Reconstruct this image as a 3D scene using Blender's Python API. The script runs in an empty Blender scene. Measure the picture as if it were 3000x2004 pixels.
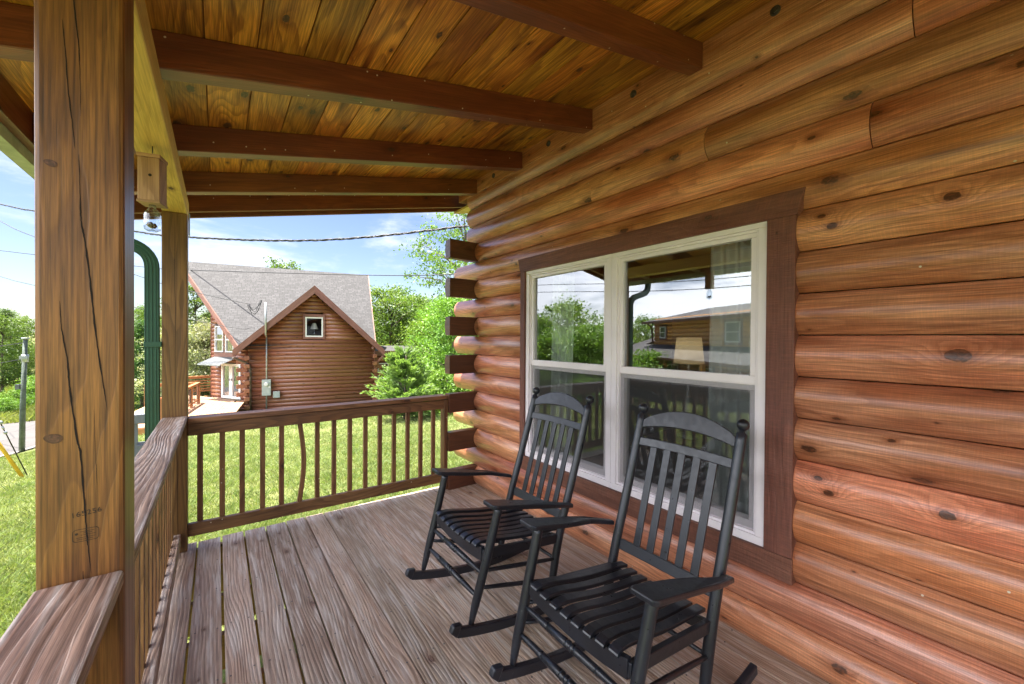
import bpy, math, random
import numpy as np
from mathutils import Vector, Matrix, Quaternion
R = math.radians
S = bpy.context.scene
COL = S.collection
random.seed(7)
RNG = np.random.default_rng(7)

# ------------------------------------------------------------------ camera, sky, sun, exposure
cam_d = bpy.data.cameras.new('camera'); cam = bpy.data.objects.new('camera', cam_d); COL.objects.link(cam)
cam_d.sensor_width = 36; cam_d.lens = 36*1181.68/3000; cam_d.clip_start = .02; cam_d.clip_end = 2000
yaw, pit, rol = .6305, -.0081, .0064
fw = Vector((math.sin(yaw)*math.cos(pit), math.cos(yaw)*math.cos(pit), math.sin(pit)))
rt = Vector((math.cos(yaw), -math.sin(yaw), 0)); up = rt.cross(fw)
rt2 = rt*math.cos(rol)+up*math.sin(rol); up2 = -rt*math.sin(rol)+up*math.cos(rol)
M = Matrix((rt2, up2, -fw)).transposed().to_4x4(); M.translation = (0, 0, 1.5444)
cam.matrix_world = M
S.camera = cam

SUN_AZ, SUN_EL = R(-50), R(75)
sd = Vector((math.cos(SUN_EL)*math.sin(SUN_AZ), math.cos(SUN_EL)*math.cos(SUN_AZ), math.sin(SUN_EL)))
sun_d = bpy.data.lights.new('sun', 'SUN'); sun = bpy.data.objects.new('sun', sun_d); COL.objects.link(sun)
sun_d.energy = 4.0; sun_d.angle = R(.6); sun_d.color = (1, .95, .86)
sun.rotation_euler = sd.to_track_quat('Z', 'Y').to_euler(); sun.location = (-10, 0, 20)

W = bpy.data.worlds.new('World'); S.world = W; W.use_nodes = True
nt = W.node_tree; nt.nodes.clear()
def wn(t, **k):
    n = nt.nodes.new(t)
    for a, b in k.items(): setattr(n, a, b)
    return n
sky = wn('ShaderNodeTexSky', sky_type='NISHITA', sun_disc=False, sun_elevation=SUN_EL, sun_rotation=SUN_AZ, air_density=1.0, dust_density=1.2, ozone_density=1.6)
tc = wn('ShaderNodeTexCoord'); mp = wn('ShaderNodeMapping'); mp.inputs['Scale'].default_value = (1, 1, 3.2)
n1 = wn('ShaderNodeTexNoise'); n1.inputs['Scale'].default_value = 3.1; n1.inputs['Detail'].default_value = 9; n1.inputs['Roughness'].default_value = .62; n1.inputs['Distortion'].default_value = .25
nt.links.new(tc.outputs['Generated'], mp.inputs[0]); nt.links.new(mp.outputs[0], n1.inputs['Vector'])
sx = wn('ShaderNodeSeparateXYZ'); nt.links.new(tc.outputs['Generated'], sx.inputs[0])
west = wn('ShaderNodeMapRange', interpolation_type='SMOOTHSTEP')      # denser cumulus towards the west, thin cloud to the north
west.inputs['From Min'].default_value = -.25; west.inputs['From Max'].default_value = -.75; west.inputs['To Min'].default_value = 0; west.inputs['To Max'].default_value = .16
nt.links.new(sx.outputs['X'], west.inputs['Value'])
add = wn('ShaderNodeMath', operation='ADD'); nt.links.new(n1.outputs['Fac'], add.inputs[0]); nt.links.new(west.outputs[0], add.inputs[1])
cr = wn('ShaderNodeMapRange', interpolation_type='SMOOTHSTEP'); cr.inputs['From Min'].default_value = .46; cr.inputs['From Max'].default_value = .72; cr.inputs['To Max'].default_value = .85
nt.links.new(add.outputs[0], cr.inputs['Value'])
mx = wn('ShaderNodeMix', data_type='RGBA'); mx.inputs['B'].default_value = (6.0, 6.2, 6.6, 1)
lum = wn('ShaderNodeMapRange', interpolation_type='SMOOTHSTEP')      # out-of-frame clouds, west and behind the camera, brightened to add porch fill
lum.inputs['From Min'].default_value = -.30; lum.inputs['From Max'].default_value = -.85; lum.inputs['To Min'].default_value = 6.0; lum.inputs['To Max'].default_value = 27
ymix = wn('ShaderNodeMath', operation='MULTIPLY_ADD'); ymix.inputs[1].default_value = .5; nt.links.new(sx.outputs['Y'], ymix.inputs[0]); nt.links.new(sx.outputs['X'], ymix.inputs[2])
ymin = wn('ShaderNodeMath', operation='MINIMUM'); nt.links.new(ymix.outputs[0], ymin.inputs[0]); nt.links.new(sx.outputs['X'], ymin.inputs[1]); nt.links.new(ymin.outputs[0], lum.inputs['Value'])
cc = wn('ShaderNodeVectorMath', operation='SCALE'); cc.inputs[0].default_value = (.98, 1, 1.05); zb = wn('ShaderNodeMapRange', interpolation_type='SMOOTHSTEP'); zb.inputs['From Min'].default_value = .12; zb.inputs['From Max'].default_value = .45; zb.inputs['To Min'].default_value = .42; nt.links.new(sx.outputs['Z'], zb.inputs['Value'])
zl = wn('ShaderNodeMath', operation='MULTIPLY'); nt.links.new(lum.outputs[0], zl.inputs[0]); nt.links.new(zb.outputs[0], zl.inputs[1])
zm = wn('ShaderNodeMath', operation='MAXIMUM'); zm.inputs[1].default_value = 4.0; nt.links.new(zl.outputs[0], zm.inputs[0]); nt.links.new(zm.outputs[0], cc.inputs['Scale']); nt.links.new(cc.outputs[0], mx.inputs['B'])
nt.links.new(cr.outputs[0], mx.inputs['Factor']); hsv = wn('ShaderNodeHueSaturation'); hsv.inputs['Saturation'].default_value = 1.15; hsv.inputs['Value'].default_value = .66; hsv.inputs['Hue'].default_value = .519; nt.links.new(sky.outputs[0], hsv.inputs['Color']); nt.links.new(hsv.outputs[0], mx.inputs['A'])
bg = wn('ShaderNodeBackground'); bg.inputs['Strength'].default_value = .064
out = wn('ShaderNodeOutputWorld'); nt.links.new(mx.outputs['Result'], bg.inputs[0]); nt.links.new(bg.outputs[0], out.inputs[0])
S.view_settings.view_transform = 'Standard'; S.view_settings.look = 'None'; S.view_settings.gamma = 1
S.view_settings.exposure = 2.52
S.cycles.max_bounces = 10; S.cycles.diffuse_bounces = 6; S.cycles.glossy_bounces = 4; S.cycles.transparent_max_bounces = 24; S.cycles.transmission_bounces = 6
S.cycles.sample_clamp_indirect = 8

# ------------------------------------------------------------------ scene objects helpers
def props(o, label=None, cat=None, group=None, kind=None):
    if label: o['label'] = label
    if cat: o['category'] = cat
    if group: o['group'] = group
    if kind: o['kind'] = kind
    return o
def thing(name, label, cat, loc=(0, 0, 0), rz=0, group=None):
    o = bpy.data.objects.new(name, None); COL.objects.link(o); o.location = loc; o.rotation_euler = (0, 0, rz)
    o.empty_display_size = .1
    return props(o, label, cat, group)
def copy_tree(o, parent=None):
    c = o.copy(); COL.objects.link(c); c.parent = parent
    for ch in list(o.children): copy_tree(ch, c)
    return c

class MB:
    """collects boxes, bars, tubes and sheets in world (or local) metres with wood-grain UVs"""
    def __init__(s): s.v = []; s.f = []; s.uv = []; s.mi = []; s.sm = []
    def face(s, idx, uvs, mi=0, sm=False): s.f.append(idx); s.uv.extend(uvs); s.mi.append(mi); s.sm.append(sm)
    def hexa(s, c, grain='x', mi=0, off=None, mis=None):
        """c: 8 corners as [x0y0z0, x1y0z0, x1y1z0, x0y1z0, x0y0z1, ...]"""
        b = len(s.v); s.v += [tuple(q) for q in c]
        c = [Vector(q) for q in c]
        L = [(c[1]-c[0]).length, (c[3]-c[0]).length, (c[4]-c[0]).length]
        ou, ov = off if off else (random.random()*60, random.random()*60)
        gi = 'xyz'.index(grain)
        par = [(i & 1 ^ (i >> 1 & 1), i >> 1 & 1, i >> 2 & 1) for i in range(8)]
        faces = [((0, 3, 2, 1), 2, 0), ((4, 5, 6, 7), 2, 1), ((0, 1, 5, 4), 1, 0), ((2, 3, 7, 6), 1, 1), ((1, 2, 6, 5), 0, 1), ((0, 4, 7, 3), 0, 0)]
        for k, (fi, ax, side) in enumerate(faces):
            o = [a for a in range(3) if a != ax]; us = []
            for i in fi:
                co = [par[i][a]*L[a] for a in range(3)]
                if ax == gi: u, v = co[o[0]]*.3+5+ou, co[o[1]]+ov+9*side
                else:
                    w = [a for a in o if a != gi][0]
                    u, v = co[gi]+ou, co[w]+ov+[0, .31, .67][ax]+side*1.37
                us.append((u, v))
            s.face([b+i for i in fi], us, mis[k] if mis else mi)
    def box(s, x0, x1, y0, y1, z0, z1, grain='x', mi=0, off=None):
        s.hexa([(x0, y0, z0), (x1, y0, z0), (x1, y1, z0), (x0, y1, z0), (x0, y0, z1), (x1, y0, z1), (x1, y1, z1), (x0, y1, z1)], grain, mi, off)
    def bar(s, p, q, w, h, upv=(0, 0, 1), mi=0, off=None, w2=None, h2=None):
        """box along p->q, w across, h in the up direction, optionally tapering"""
        p, q, upv = Vector(p), Vector(q), Vector(upv); d = (q-p).normalized(); sv = d.cross(upv).normalized(); uu = sv.cross(d)
        w2 = w if w2 is None else w2; h2 = h if h2 is None else h2
        c = []
        for hz in (-.5, .5):
            for (P, ww, hh, yy) in ((p, w, h, -.5), (q, w2, h2, -.5), (q, w2, h2, .5), (p, w, h, .5)):
                c.append(P-sv*ww*yy+uu*hh*hz)
        s.hexa(c, 'x', mi, off)
    def tube(s, pts, r, n=10, mi=0, caps=True, squash=1.0):
        pts = [Vector(q) for q in pts]; m = len(pts); rr = r if isinstance(r, (list, tuple)) else [r]*m
        b = len(s.v); ou, ov = random.random()*50, random.random()*50; L = 0; ls = []
        ref = Vector((0, 0, 1)) if abs((pts[-1]-pts[0]).normalized().z) < .9 else Vector((1, 0, 0))
        for i, q in enumerate(pts):
            d = (pts[min(i+1, m-1)]-pts[max(i-1, 0)]).normalized()
            a = d.cross(ref).normalized(); c = a.cross(d); ref = c
            if i: L += (q-pts[i-1]).length
            ls.append(L)
            for k in range(n):
                t = 2*math.pi*k/n; s.v.append(tuple(q+(a*math.cos(t)*squash+c*math.sin(t))*rr[i]))
        for i in range(m-1):
            for k in range(n):
                k2 = (k+1) % n; R_ = max(rr)*6.28/n
                s.face([b+i*n+k, b+i*n+k2, b+(i+1)*n+k2, b+(i+1)*n+k], [(ls[i]+ou, k*R_+ov), (ls[i]+ou, (k+1)*R_+ov), (ls[i+1]+ou, (k+1)*R_+ov), (ls[i+1]+ou, k*R_+ov)], mi, True)
        if caps:
            s.face([b+k for k in range(n)][::-1], [(ou, ov)]*n, mi); s.face([b+(m-1)*n+k for k in range(n)], [(ou, ov)]*n, mi)
    def lathe(s, prof, loc=(0, 0, 0), n=16, mi=0):
        """prof: (r, z) pairs"""
        s.tube([(loc[0], loc[1], loc[2]+z) for r, z in prof], [r for r, z in prof], n, mi)
    def extrude(s, prof, path, close=True, mi=0, off=None, capmi=None, smooth=True, ends=(None, None)):
        """prof: list of (a, b) ; path: list of (origin, avec, bvec); sweeps the profile"""
        b = len(s.v); n = len(prof); ou, ov = off if off else (random.random()*60, random.random()*60); L = 0; ls = []
        pl = [0]
        for i in range(1, n+1): pl.append(pl[-1]+math.dist(prof[i-1], prof[i % n]))
        prev = None
        for o, A, B in path:
            o, A, B = Vector(o), Vector(A), Vector(B)
            if prev is not None: L += (o-prev).length
            prev = o; ls.append(L)
            for (x, y) in prof: s.v.append(tuple(o+A*x+B*y))
        for i in range(len(path)-1):
            for k in range(n if close else n-1):
                k2 = (k+1) % n
                s.face([b+i*n+k, b+i*n+k2, b+(i+1)*n+k2, b+(i+1)*n+k], [(ls[i]+ou, pl[k]+ov), (ls[i]+ou, pl[k+1]+ov), (ls[i+1]+ou, pl[k+1]+ov), (ls[i+1]+ou, pl[k]+ov)], mi, smooth)
        if close:
            cm = mi if capmi is None else capmi
            s.face([b+k for k in range(n)][::-1], [(x*.3+ou+7, y+ov) for x, y in prof][::-1], cm)
            e = b+(len(path)-1)*n
            s.face([e+k for k in range(n)], [(x*.3+ou+7, y+ov) for x, y in prof], cm)
    def build(s, name, mats, parent=None, local=False, bevel=0, fix=True, autosm=None):
        me = bpy.data.meshes.new(name)
        vs = s.v
        if parent is not None and not local:
            W_ = Matrix.Identity(4); q = parent
            chain = []
            while q is not None: chain.append(q); q = q.parent
            for q in reversed(chain): W_ = W_ @ (Matrix.Translation(q.location) @ q.rotation_euler.to_matrix().to_4x4())
            I = W_.inverted(); vs = [tuple(I @ Vector(v)) for v in vs]
        me.from_pydata(vs, [], s.f)
        ul = me.uv_layers.new(name='UVMap'); ul.data.foreach_set('uv', [c for q in s.uv for c in q])
        me.polygons.foreach_set('material_index', s.mi); me.polygons.foreach_set('use_smooth', s.sm)
        for m_ in (mats if isinstance(mats, (list, tuple)) else [mats]): me.materials.append(m_)
        me.update()
        if fix:
            import bmesh
            bm = bmesh.new(); bm.from_mesh(me); bmesh.ops.recalc_face_normals(bm, faces=bm.faces); bm.to_mesh(me); bm.free()
        o = bpy.data.objects.new(name, me); COL.objects.link(o); o.parent = parent
        if bevel:
            bv = o.modifiers.new('bevel', 'BEVEL'); bv.width = bevel; bv.segments = 2; bv.limit_method = 'ANGLE'; bv.angle_limit = R(40)
        return o

# ------------------------------------------------------------------ materials
class NT:
    def __init__(s, name):
        s.m = bpy.data.materials.new(name); s.m.use_nodes = True; s.t = s.m.node_tree; s.t.nodes.clear()
        s.out = s.n('ShaderNodeOutputMaterial')
    def n(s, t, **k):
        x = s.t.nodes.new(t)
        for a, b in k.items(): setattr(x, a, b)
        return x
    def l(s, a, b): s.t.links.new(a, b)
    def put(s, sock, v):
        if isinstance(v, bpy.types.NodeSocket): s.l(v, sock)
        elif isinstance(v, (tuple, list)) and sock.type == 'RGBA' and len(v) == 3: sock.default_value = (*v, 1)
        else: sock.default_value = v
    def math(s, op, a, b=0.0, c=None, clamp=False):
        x = s.n('ShaderNodeMath', operation=op, use_clamp=clamp); s.put(x.inputs[0], a); s.put(x.inputs[1], b)
        if c is not None: s.put(x.inputs[2], c)
        return x.outputs[0]
    def mix(s, f, a, b, mode='MIX'):
        x = s.n('ShaderNodeMix', data_type='RGBA', blend_type=mode, clamp_factor=True); s.put(x.inputs['Factor'], f); s.put(x.inputs['A'], a); s.put(x.inputs['B'], b); return x.outputs['Result']
    def rng(s, v, a, b, c=0., d=1., sm=True):
        x = s.n('ShaderNodeMapRange', interpolation_type='SMOOTHSTEP' if sm else 'LINEAR'); s.put(x.inputs['Value'], v)
        for k, q in zip(('From Min', 'From Max', 'To Min', 'To Max'), (a, b, c, d)): s.put(x.inputs[k], q)
        return x.outputs[0]
    def xyz(s, x=0., y=0., z=0.):
        c = s.n('ShaderNodeCombineXYZ'); s.put(c.inputs[0], x); s.put(c.inputs[1], y); s.put(c.inputs[2], z); return c.outputs[0]
    def noise(s, vec, scale=1., detail=3., rough=.5, dist=0., dim='3D'):
        x = s.n('ShaderNodeTexNoise', noise_dimensions=dim); s.l(vec, x.inputs['Vector']); x.inputs['Scale'].default_value = scale; x.inputs['Detail'].default_value = detail
        x.inputs['Roughness'].default_value = rough; x.inputs['Distortion'].default_value = dist; return x.outputs['Fac']
    def bsdf(s, **k):
        b = s.n('ShaderNodeBsdfPrincipled')
        for a, v in k.items(): s.put(b.inputs[a.replace('_', ' ')], v)
        s.l(b.outputs[0], s.out.inputs[0]); return b
    def bump(s, h, strength=.3, dist=.002, normal=None):
        b = s.n('ShaderNodeBump'); b.inputs['Strength'].default_value = strength; b.inputs['Distance'].default_value = dist; s.l(h, b.inputs['Height'])
        if normal: s.l(normal, b.inputs['Normal'])
        return b.outputs[0]

def wood(name, c_lo, c_hi, c_ring, c_patch, patch=.5, ring=.5, freq=55, knots=.55, rough=.45, spec=.5, coat=0., fiber=.35, bumpd=.001, boards=.25, saw=0., kcol=(.035, .014, .008), specks=0., relief=.4, gray=None, ksize=1., wave=.34, klump=30, spots=()):
    """grain runs along U (metres); V runs across. every board carries its own UV offset."""
    N = NT(name); uv = N.n('ShaderNodeUVMap'); sp = N.n('ShaderNodeSeparateXYZ'); N.l(uv.outputs[0], sp.inputs[0]); u, v = sp.outputs[0], sp.outputs[1]
    # knots: one seed per cell, ellipse along the grain
    wob = N.noise(N.xyz(u, v), 9, 2)
    vu = N.math('MULTIPLY_ADD', wob, .05, u)
    vor = N.n('ShaderNodeTexVoronoi', voronoi_dimensions='2D', feature='F1'); N.l(N.xyz(N.math('MULTIPLY', vu, 2.7), N.math('MULTIPLY', v, 5.2)), vor.inputs['Vector']); vor.inputs['Scale'].default_value = 1
    d = vor.outputs['Distance']; cs = N.n('ShaderNodeSeparateColor'); N.l(vor.outputs['Color'], cs.inputs[0])
    size = N.rng(cs.outputs[0], 1-knots, 1.0, 0.0, .1*ksize, sm=False)
    rel = N.math('DIVIDE', d, N.math('ADD', size, .0005)); rel = N.math('ADD', rel, N.math('MULTIPLY', N.math('SUBTRACT', N.noise(N.xyz(N.math('MULTIPLY', u, 40), N.math('MULTIPLY', v, 70)), 1, 3, .6), .5), 1.1))
    has = N.math('GREATER_THAN', size, .012)
    kin = N.math('MULTIPLY', N.rng(rel, 1.15, .8), has)
    halo = N.math('MULTIPLY', N.rng(rel, 3.6, .9), has)
    lump = N.math('MULTIPLY', N.math('MULTIPLY', N.math('EXPONENT', N.math('MULTIPLY', rel, -.55)), N.math('MULTIPLY', size, klump)), has)
    for (u0, v0, sz) in spots:
        a_ = N.math('DIVIDE', N.math('SUBTRACT', u, u0), 1.45); b_ = N.math('SUBTRACT', v, v0); wv = N.noise(N.xyz(u, v), 25, 3, .6)
        r1 = N.math('DIVIDE', N.math('SQRT', N.math('ADD', N.math('MULTIPLY', a_, a_), N.math('MULTIPLY', b_, b_))), sz); r1 = N.math('ADD', r1, N.math('MULTIPLY', N.math('SUBTRACT', wv, .5), .7))
        kin = N.math('MAXIMUM', kin, N.rng(r1, 1.05, .9)); halo = N.math('MAXIMUM', halo, N.rng(r1, 2.6, .9)); lump = N.math('ADD', lump, N.math('MULTIPLY', N.math('EXPONENT', N.math('MULTIPLY', r1, -.42)), 7))
    # annual rings as contours of a slowly varying height field
    f1 = N.noise(N.xyz(N.math('MULTIPLY', u, .55), N.math('MULTIPLY', v, 3.2)), 1, 2, .45)
    f2 = N.noise(N.xyz(N.math('MULTIPLY', u, 3.0), N.math('MULTIPLY', v, 22)), 1, 2, .5)
    F = N.math('ADD', N.math('MULTIPLY', v, freq*.35), N.math('MULTIPLY', f1, freq*wave)); F = N.math('ADD', F, N.math('MULTIPLY', f2, .9)); F = N.math('ADD', F, lump)
    fr = N.math('FRACT', F); rg = N.math('MULTIPLY', N.rng(fr, .25, .9), N.rng(fr, 1.0, .93))
    fine = N.noise(N.xyz(N.math('MULTIPLY', u, 5), N.math('MULTIPLY', v, 190)), 1, 4, .65)
    mid = N.noise(N.xyz(N.math('MULTIPLY', u, 2.0), N.math('MULTIPLY', v, 105)), 1, 4, .65)
    blotch = N.noise(N.xyz(N.math('MULTIPLY', u, 1.3), N.math('MULTIPLY', v, 5.5)), 1, 4, .55, .4)
    geo = N.n('ShaderNodeNewGeometry')
    rpi = geo.outputs['Random Per Island']
    oi = N.n('ShaderNodeObjectInfo').outputs['Random']
    rr = N.math('FRACT', N.math('ADD', N.math('MULTIPLY', rpi, 7.13), N.math('MULTIPLY', oi, 3.7)))
    col = N.mix(N.rng(blotch, .32, .68), c_lo, c_hi)
    col = N.mix(N.math('MULTIPLY', N.rng(N.noise(N.xyz(N.math('MULTIPLY', u, .9), N.math('MULTIPLY', v, 9), 4.2), 1, 4, .6, .6), .5, .72), patch), col, c_patch)
    col = N.mix(N.math('MULTIPLY', rg, ring), col, c_ring)
    col = N.mix(N.math('MULTIPLY', N.rng(mid, .42, .75), fiber), col, N.mix(1., col, (.45, .4, .38), 'MULTIPLY'))
    col = N.mix(fiber, col, N.mix(1., col, N.n('ShaderNodeValToRGB').outputs[0], 'MULTIPLY')) if False else col
    hs = N.n('ShaderNodeHueSaturation'); N.l(col, hs.inputs['Color'])
    N.put(hs.inputs['Value'], N.math('ADD', 1-boards/2, N.math('MULTIPLY', rr, boards))); N.put(hs.inputs['Hue'], N.math('ADD', .5-.008, N.math('MULTIPLY', N.math('FRACT', N.math('MULTIPLY', rr, 5.7)), .016)))
    col = hs.outputs[0]
    fm = N.rng(fine, .35, .7, 1.-fiber*.55, 1.+fiber*.35, sm=False); col = N.mix(1., col, N.xyz(fm, fm, fm), 'MULTIPLY')
    if gray: col = N.mix(N.math('MULTIPLY', N.rng(N.noise(N.xyz(N.math('MULTIPLY', u, 2.5), N.math('MULTIPLY', v, 30), 9.), 1, 4, .6), .45, .68), gray[1]), col, gray[0])
    if knots:
        col = N.mix(N.math('MULTIPLY', halo, .62), col, N.mix(1., col, (.46, .31, .22), 'MULTIPLY'))
        col = N.mix(N.math('MULTIPLY', kin, .93), col, N.mix(N.rng(N.noise(N.xyz(N.math('MULTIPLY', u, 60), N.math('MULTIPLY', v, 90)), 1, 3), .4, .7), kcol, tuple(c*3.2 for c in kcol)))
    h = N.math('ADD', N.math('MULTIPLY', rg, -relief), N.math('MULTIPLY', fine, .5)); h = N.math('ADD', h, N.math('MULTIPLY', kin, .5))
    if saw:
        sw = N.noise(N.xyz(N.math('MULTIPLY', u, 230), N.math('MULTIPLY', v, 12)), 1, 2, .6)
        col = N.mix(N.math('MULTIPLY', N.rng(sw, .45, .62), saw*.5), col, N.mix(1., col, (1.7, 1.55, 1.45), 'MULTIPLY')); h = N.math('ADD', h, N.math('MULTIPLY', sw, saw*1.5))
    if specks:
        v2 = N.n('ShaderNodeTexVoronoi', voronoi_dimensions='2D', feature='F1'); N.l(N.xyz(N.math('MULTIPLY', u, 7), N.math('MULTIPLY', v, 7)), v2.inputs['Vector']); v2.inputs['Scale'].default_value = 1
        c2 = N.n('ShaderNodeSeparateColor'); N.l(v2.outputs['Color'], c2.inputs[0])
        col = N.mix(N.math('MULTIPLY', N.math('LESS_THAN', v2.outputs['Distance'], .028), N.math('GREATER_THAN', c2.outputs[1], 1-specks)), col, (.62, .56, .44))
    ro = N.math('ADD', N.math('MULTIPLY', N.rng(mid, .3, .7), .12), rough-.06)
    b = N.bsdf(Base_Color=col, Roughness=ro, Specular_IOR_Level=spec)
    if coat: b.inputs['Coat Weight'].default_value = coat; b.inputs['Coat Roughness'].default_value = .28
    N.l(N.bump(h, .8, bumpd), b.inputs['Normal'])
    return N.m
def plain(name, col, rough=.5, metal=0., noise=0., nscale=8., spec=.5, bump=0., **k):
    N = NT(name); c = col
    if noise:
        tcn = N.n('ShaderNodeTexCoord'); f = N.noise(tcn.outputs['Object'], nscale, 4, .6)
        c = N.mix(N.rng(f, .3, .7), tuple(x*(1-noise) for x in col), tuple(min(1, x*(1+noise*.6)) for x in col))
    b = N.bsdf(Base_Color=c, Roughness=rough, Metallic=metal, Specular_IOR_Level=spec, **k)
    if bump:
        tcn = N.n('ShaderNodeTexCoord'); N.l(N.bump(N.noise(tcn.outputs['Object'], nscale*6, 3), .5, bump), b.inputs['Normal'])
    return N.m

LOGK = dict(patch=.7, ring=.38, freq=80, knots=.62, rough=.32, spec=.5, coat=.5, fiber=.7, bumpd=.0012, boards=.45, specks=.10, ksize=1.0, kcol=(.050, .016, .006), saw=.35, wave=.26)
m_log = wood('stained_log', (.54, .180, .076), (.82, .375, .195), (.32, .095, .040), (.23, .066, .030), **LOGK)
m_log2 = wood('stained_log_with_large_knot', (.54, .180, .076), (.82, .375, .195), (.32, .095, .040), (.23, .066, .030), spots=((100.52, 50.135, .024),), **dict(LOGK, knots=.3))
m_log3 = wood('stained_log_with_knot_pair', (.54, .180, .076), (.82, .375, .195), (.32, .095, .040), (.23, .066, .030), spots=((100.14, 50.10, .013), (100.10, 50.155, .011), (100.50, 50.13, .017)), **dict(LOGK, knots=.4))
m_ceil = wood('ceiling_pine', (.50, .175, .022), (.84, .385, .052), (.22, .058, .011), (.105, .022, .006), patch=1., ring=.5, freq=70, knots=.7, rough=.4, spec=.3, coat=.2, fiber=.8, boards=.6, ksize=1.0, wave=.26, klump=22)
m_raft = wood('rafter_wood', (.18, .046, .016), (.27, .078, .024), (.15, .038, .014), (.14, .036, .013), patch=.8, ring=.45, knots=.4, rough=.4, coat=.2, boards=.25, specks=.4, fiber=.5)
m_beam = wood('beam_wood', (.62, .40, .09), (.74, .51, .13), (.46, .27, .06), (.5, .3, .06), patch=.5, ring=.35, knots=.15, rough=.6, fiber=.4, boards=.1)
m_post = wood('post_wood', (.22, .092, .020), (.36, .160, .038), (.15, .058, .018), (.15, .052, .018), patch=.9, ring=.5, freq=34, knots=.0, rough=.45, coat=.12, fiber=.9, boards=.1)
m_deck = wood('weathered_deck', (.44, .32, .235), (.60, .47, .37), (.25, .165, .115), (.36, .21, .13), patch=.6, ring=.38, freq=150, knots=.22, rough=.6, fiber=.7, bumpd=.0025, boards=.42, relief=1.1, gray=((.64, .59, .55), .6), ksize=.7, wave=.10, klump=18, kcol=(.09, .05, .035))
m_cap = wood('weathered_rail_cap', (.38, .24, .165), (.52, .37, .28), (.20, .115, .075), (.32, .17, .11), patch=.5, ring=.65, freq=130, knots=.12, rough=.6, fiber=.9, bumpd=.0025, boards=.15, relief=1.2, gray=((.66, .60, .55), .6), wave=.14, klump=18)
m_rail = wood('rail_wood', (.215, .098, .038), (.31, .155, .065), (.085, .04, .02), (.13, .055, .03), patch=.6, ring=.5, freq=60, knots=.2, rough=.5, fiber=.5, boards=.3, specks=.25)
m_trim = wood('rough_sawn_trim', (.155, .055, .032), (.22, .088, .052), (.085, .032, .02), (.11, .04, .026), patch=.6, ring=.2, knots=.22, rough=.55, fiber=.5, bumpd=.003, boards=.15, saw=.7)
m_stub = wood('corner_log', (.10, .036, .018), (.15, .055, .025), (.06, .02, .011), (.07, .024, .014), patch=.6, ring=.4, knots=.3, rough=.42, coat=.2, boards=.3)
m_bee = wood('trap_wood', (.36, .19, .09), (.48, .28, .15), (.2, .09, .04), (.3, .15, .07), patch=.4, ring=.45, freq=70, knots=.0, rough=.6, boards=.1)
m_nlog = wood('far_log', (.250, .096, .050), (.285, .112, .058), (.19, .068, .037), (.20, .072, .038), patch=.25, ring=.2, knots=.35, rough=.34, coat=.3, boards=.07)
m_nrust = wood('far_fascia', (.20, .085, .055), (.27, .12, .085), (.13, .055, .035), (.18, .075, .055), patch=.5, ring=.2, knots=.0, rough=.6, boards=.1)
m_ndeck = wood('far_deck', (.36, .21, .12), (.45, .27, .165), (.27, .15, .08), (.33, .18, .09), patch=.4, ring=.2, knots=.1, rough=.6, boards=.2)
m_nrail = wood('far_rail', (.42, .17, .06), (.52, .23, .085), (.3, .11, .04), (.4, .15, .05), patch=.4, ring=.2, knots=.1, rough=.55, boards=.2)
m_groove = plain('groove_dark', (.20, .07, .014), .7)
m_vinyl = plain('white_vinyl', (.86, .80, .82), .35, noise=.06, nscale=3)
m_white = plain('white_frame', (.78, .77, .74), .4)
m_green = plain('green_aluminium', (.020, .078, .050), .38, noise=.12, nscale=4)
m_gutter = plain('gutter_metal', (.42, .45, .33), .5, noise=.25, nscale=9)
m_black = plain('black_cable', (.018, .018, .02), .5)
m_galv = plain('galvanised_metal', (.42, .45, .45), .45, .6, noise=.15)
m_gray = plain('grey_metal_paint', (.16, .17, .19), .45, .2, noise=.15)
m_boxg = plain('meter_grey', (.42, .46, .43), .5, noise=.08)
m_yel = plain('yellow_plastic', (.75, .45, .03), .4, noise=.15)
m_nail = plain('nail_head', (.12, .11, .11), .4, .7)
m_paint = plain('interior_wall', (.50, .48, .44), .8)
m_floor2 = plain('interior_floor', (.11, .06, .035), .5)
m_concrete = plain('concrete', (.46, .43, .38), .85, noise=.12, nscale=2)
m_debris = plain('sawdust', (.13, .07, .03), .9, noise=.5, nscale=60)
m_ink = plain('stamp_ink', (.035, .022, .014), .7)
m_crack = plain('dark_crack', (.012, .006, .004), .9)

def chair_paint():
    N = NT('black_chair_paint'); t = N.n('ShaderNodeTexCoord'); g = N.noise(t.outputs['Object'], 40, 4, .6); g2 = N.noise(t.outputs['Object'], 3, 3)
    col = N.mix(N.rng(g2, .35, .65), (.008, .0095, .014), (.014, .017, .025)); col = N.mix(N.rng(g, .66, .76), col, (.06, .065, .07))
    b = N.bsdf(Base_Color=col, Roughness=N.rng(g, .3, .7, .27, .42, sm=False), Specular_IOR_Level=.6)
    N.l(N.bump(N.noise(t.outputs['Object'], 160, 2), .25, .0006), b.inputs['Normal']); return N.m
m_chair = chair_paint()
def glass():
    N = NT('window_glass'); f = N.n('ShaderNodeFresnel'); f.inputs[0].default_value = 1.9
    fac = N.math('ADD', N.math('MULTIPLY', f.outputs[0], .9), .20, clamp=True)
    tr = N.n('ShaderNodeBsdfTransparent'); tr.inputs[0].default_value = (.95, .97, .96, 1); gl = N.n('ShaderNodeBsdfGlossy'); gl.inputs['Roughness'].default_value = 0; gl.inputs['Color'].default_value = (.95, .97, 1, 1)
    m = N.n('ShaderNodeMixShader'); N.l(fac, m.inputs[0]); N.l(tr.outputs[0], m.inputs[1]); N.l(gl.outputs[0], m.inputs[2]); N.l(m.outputs[0], N.out.inputs[0]); return N.m
m_glass = glass()
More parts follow.
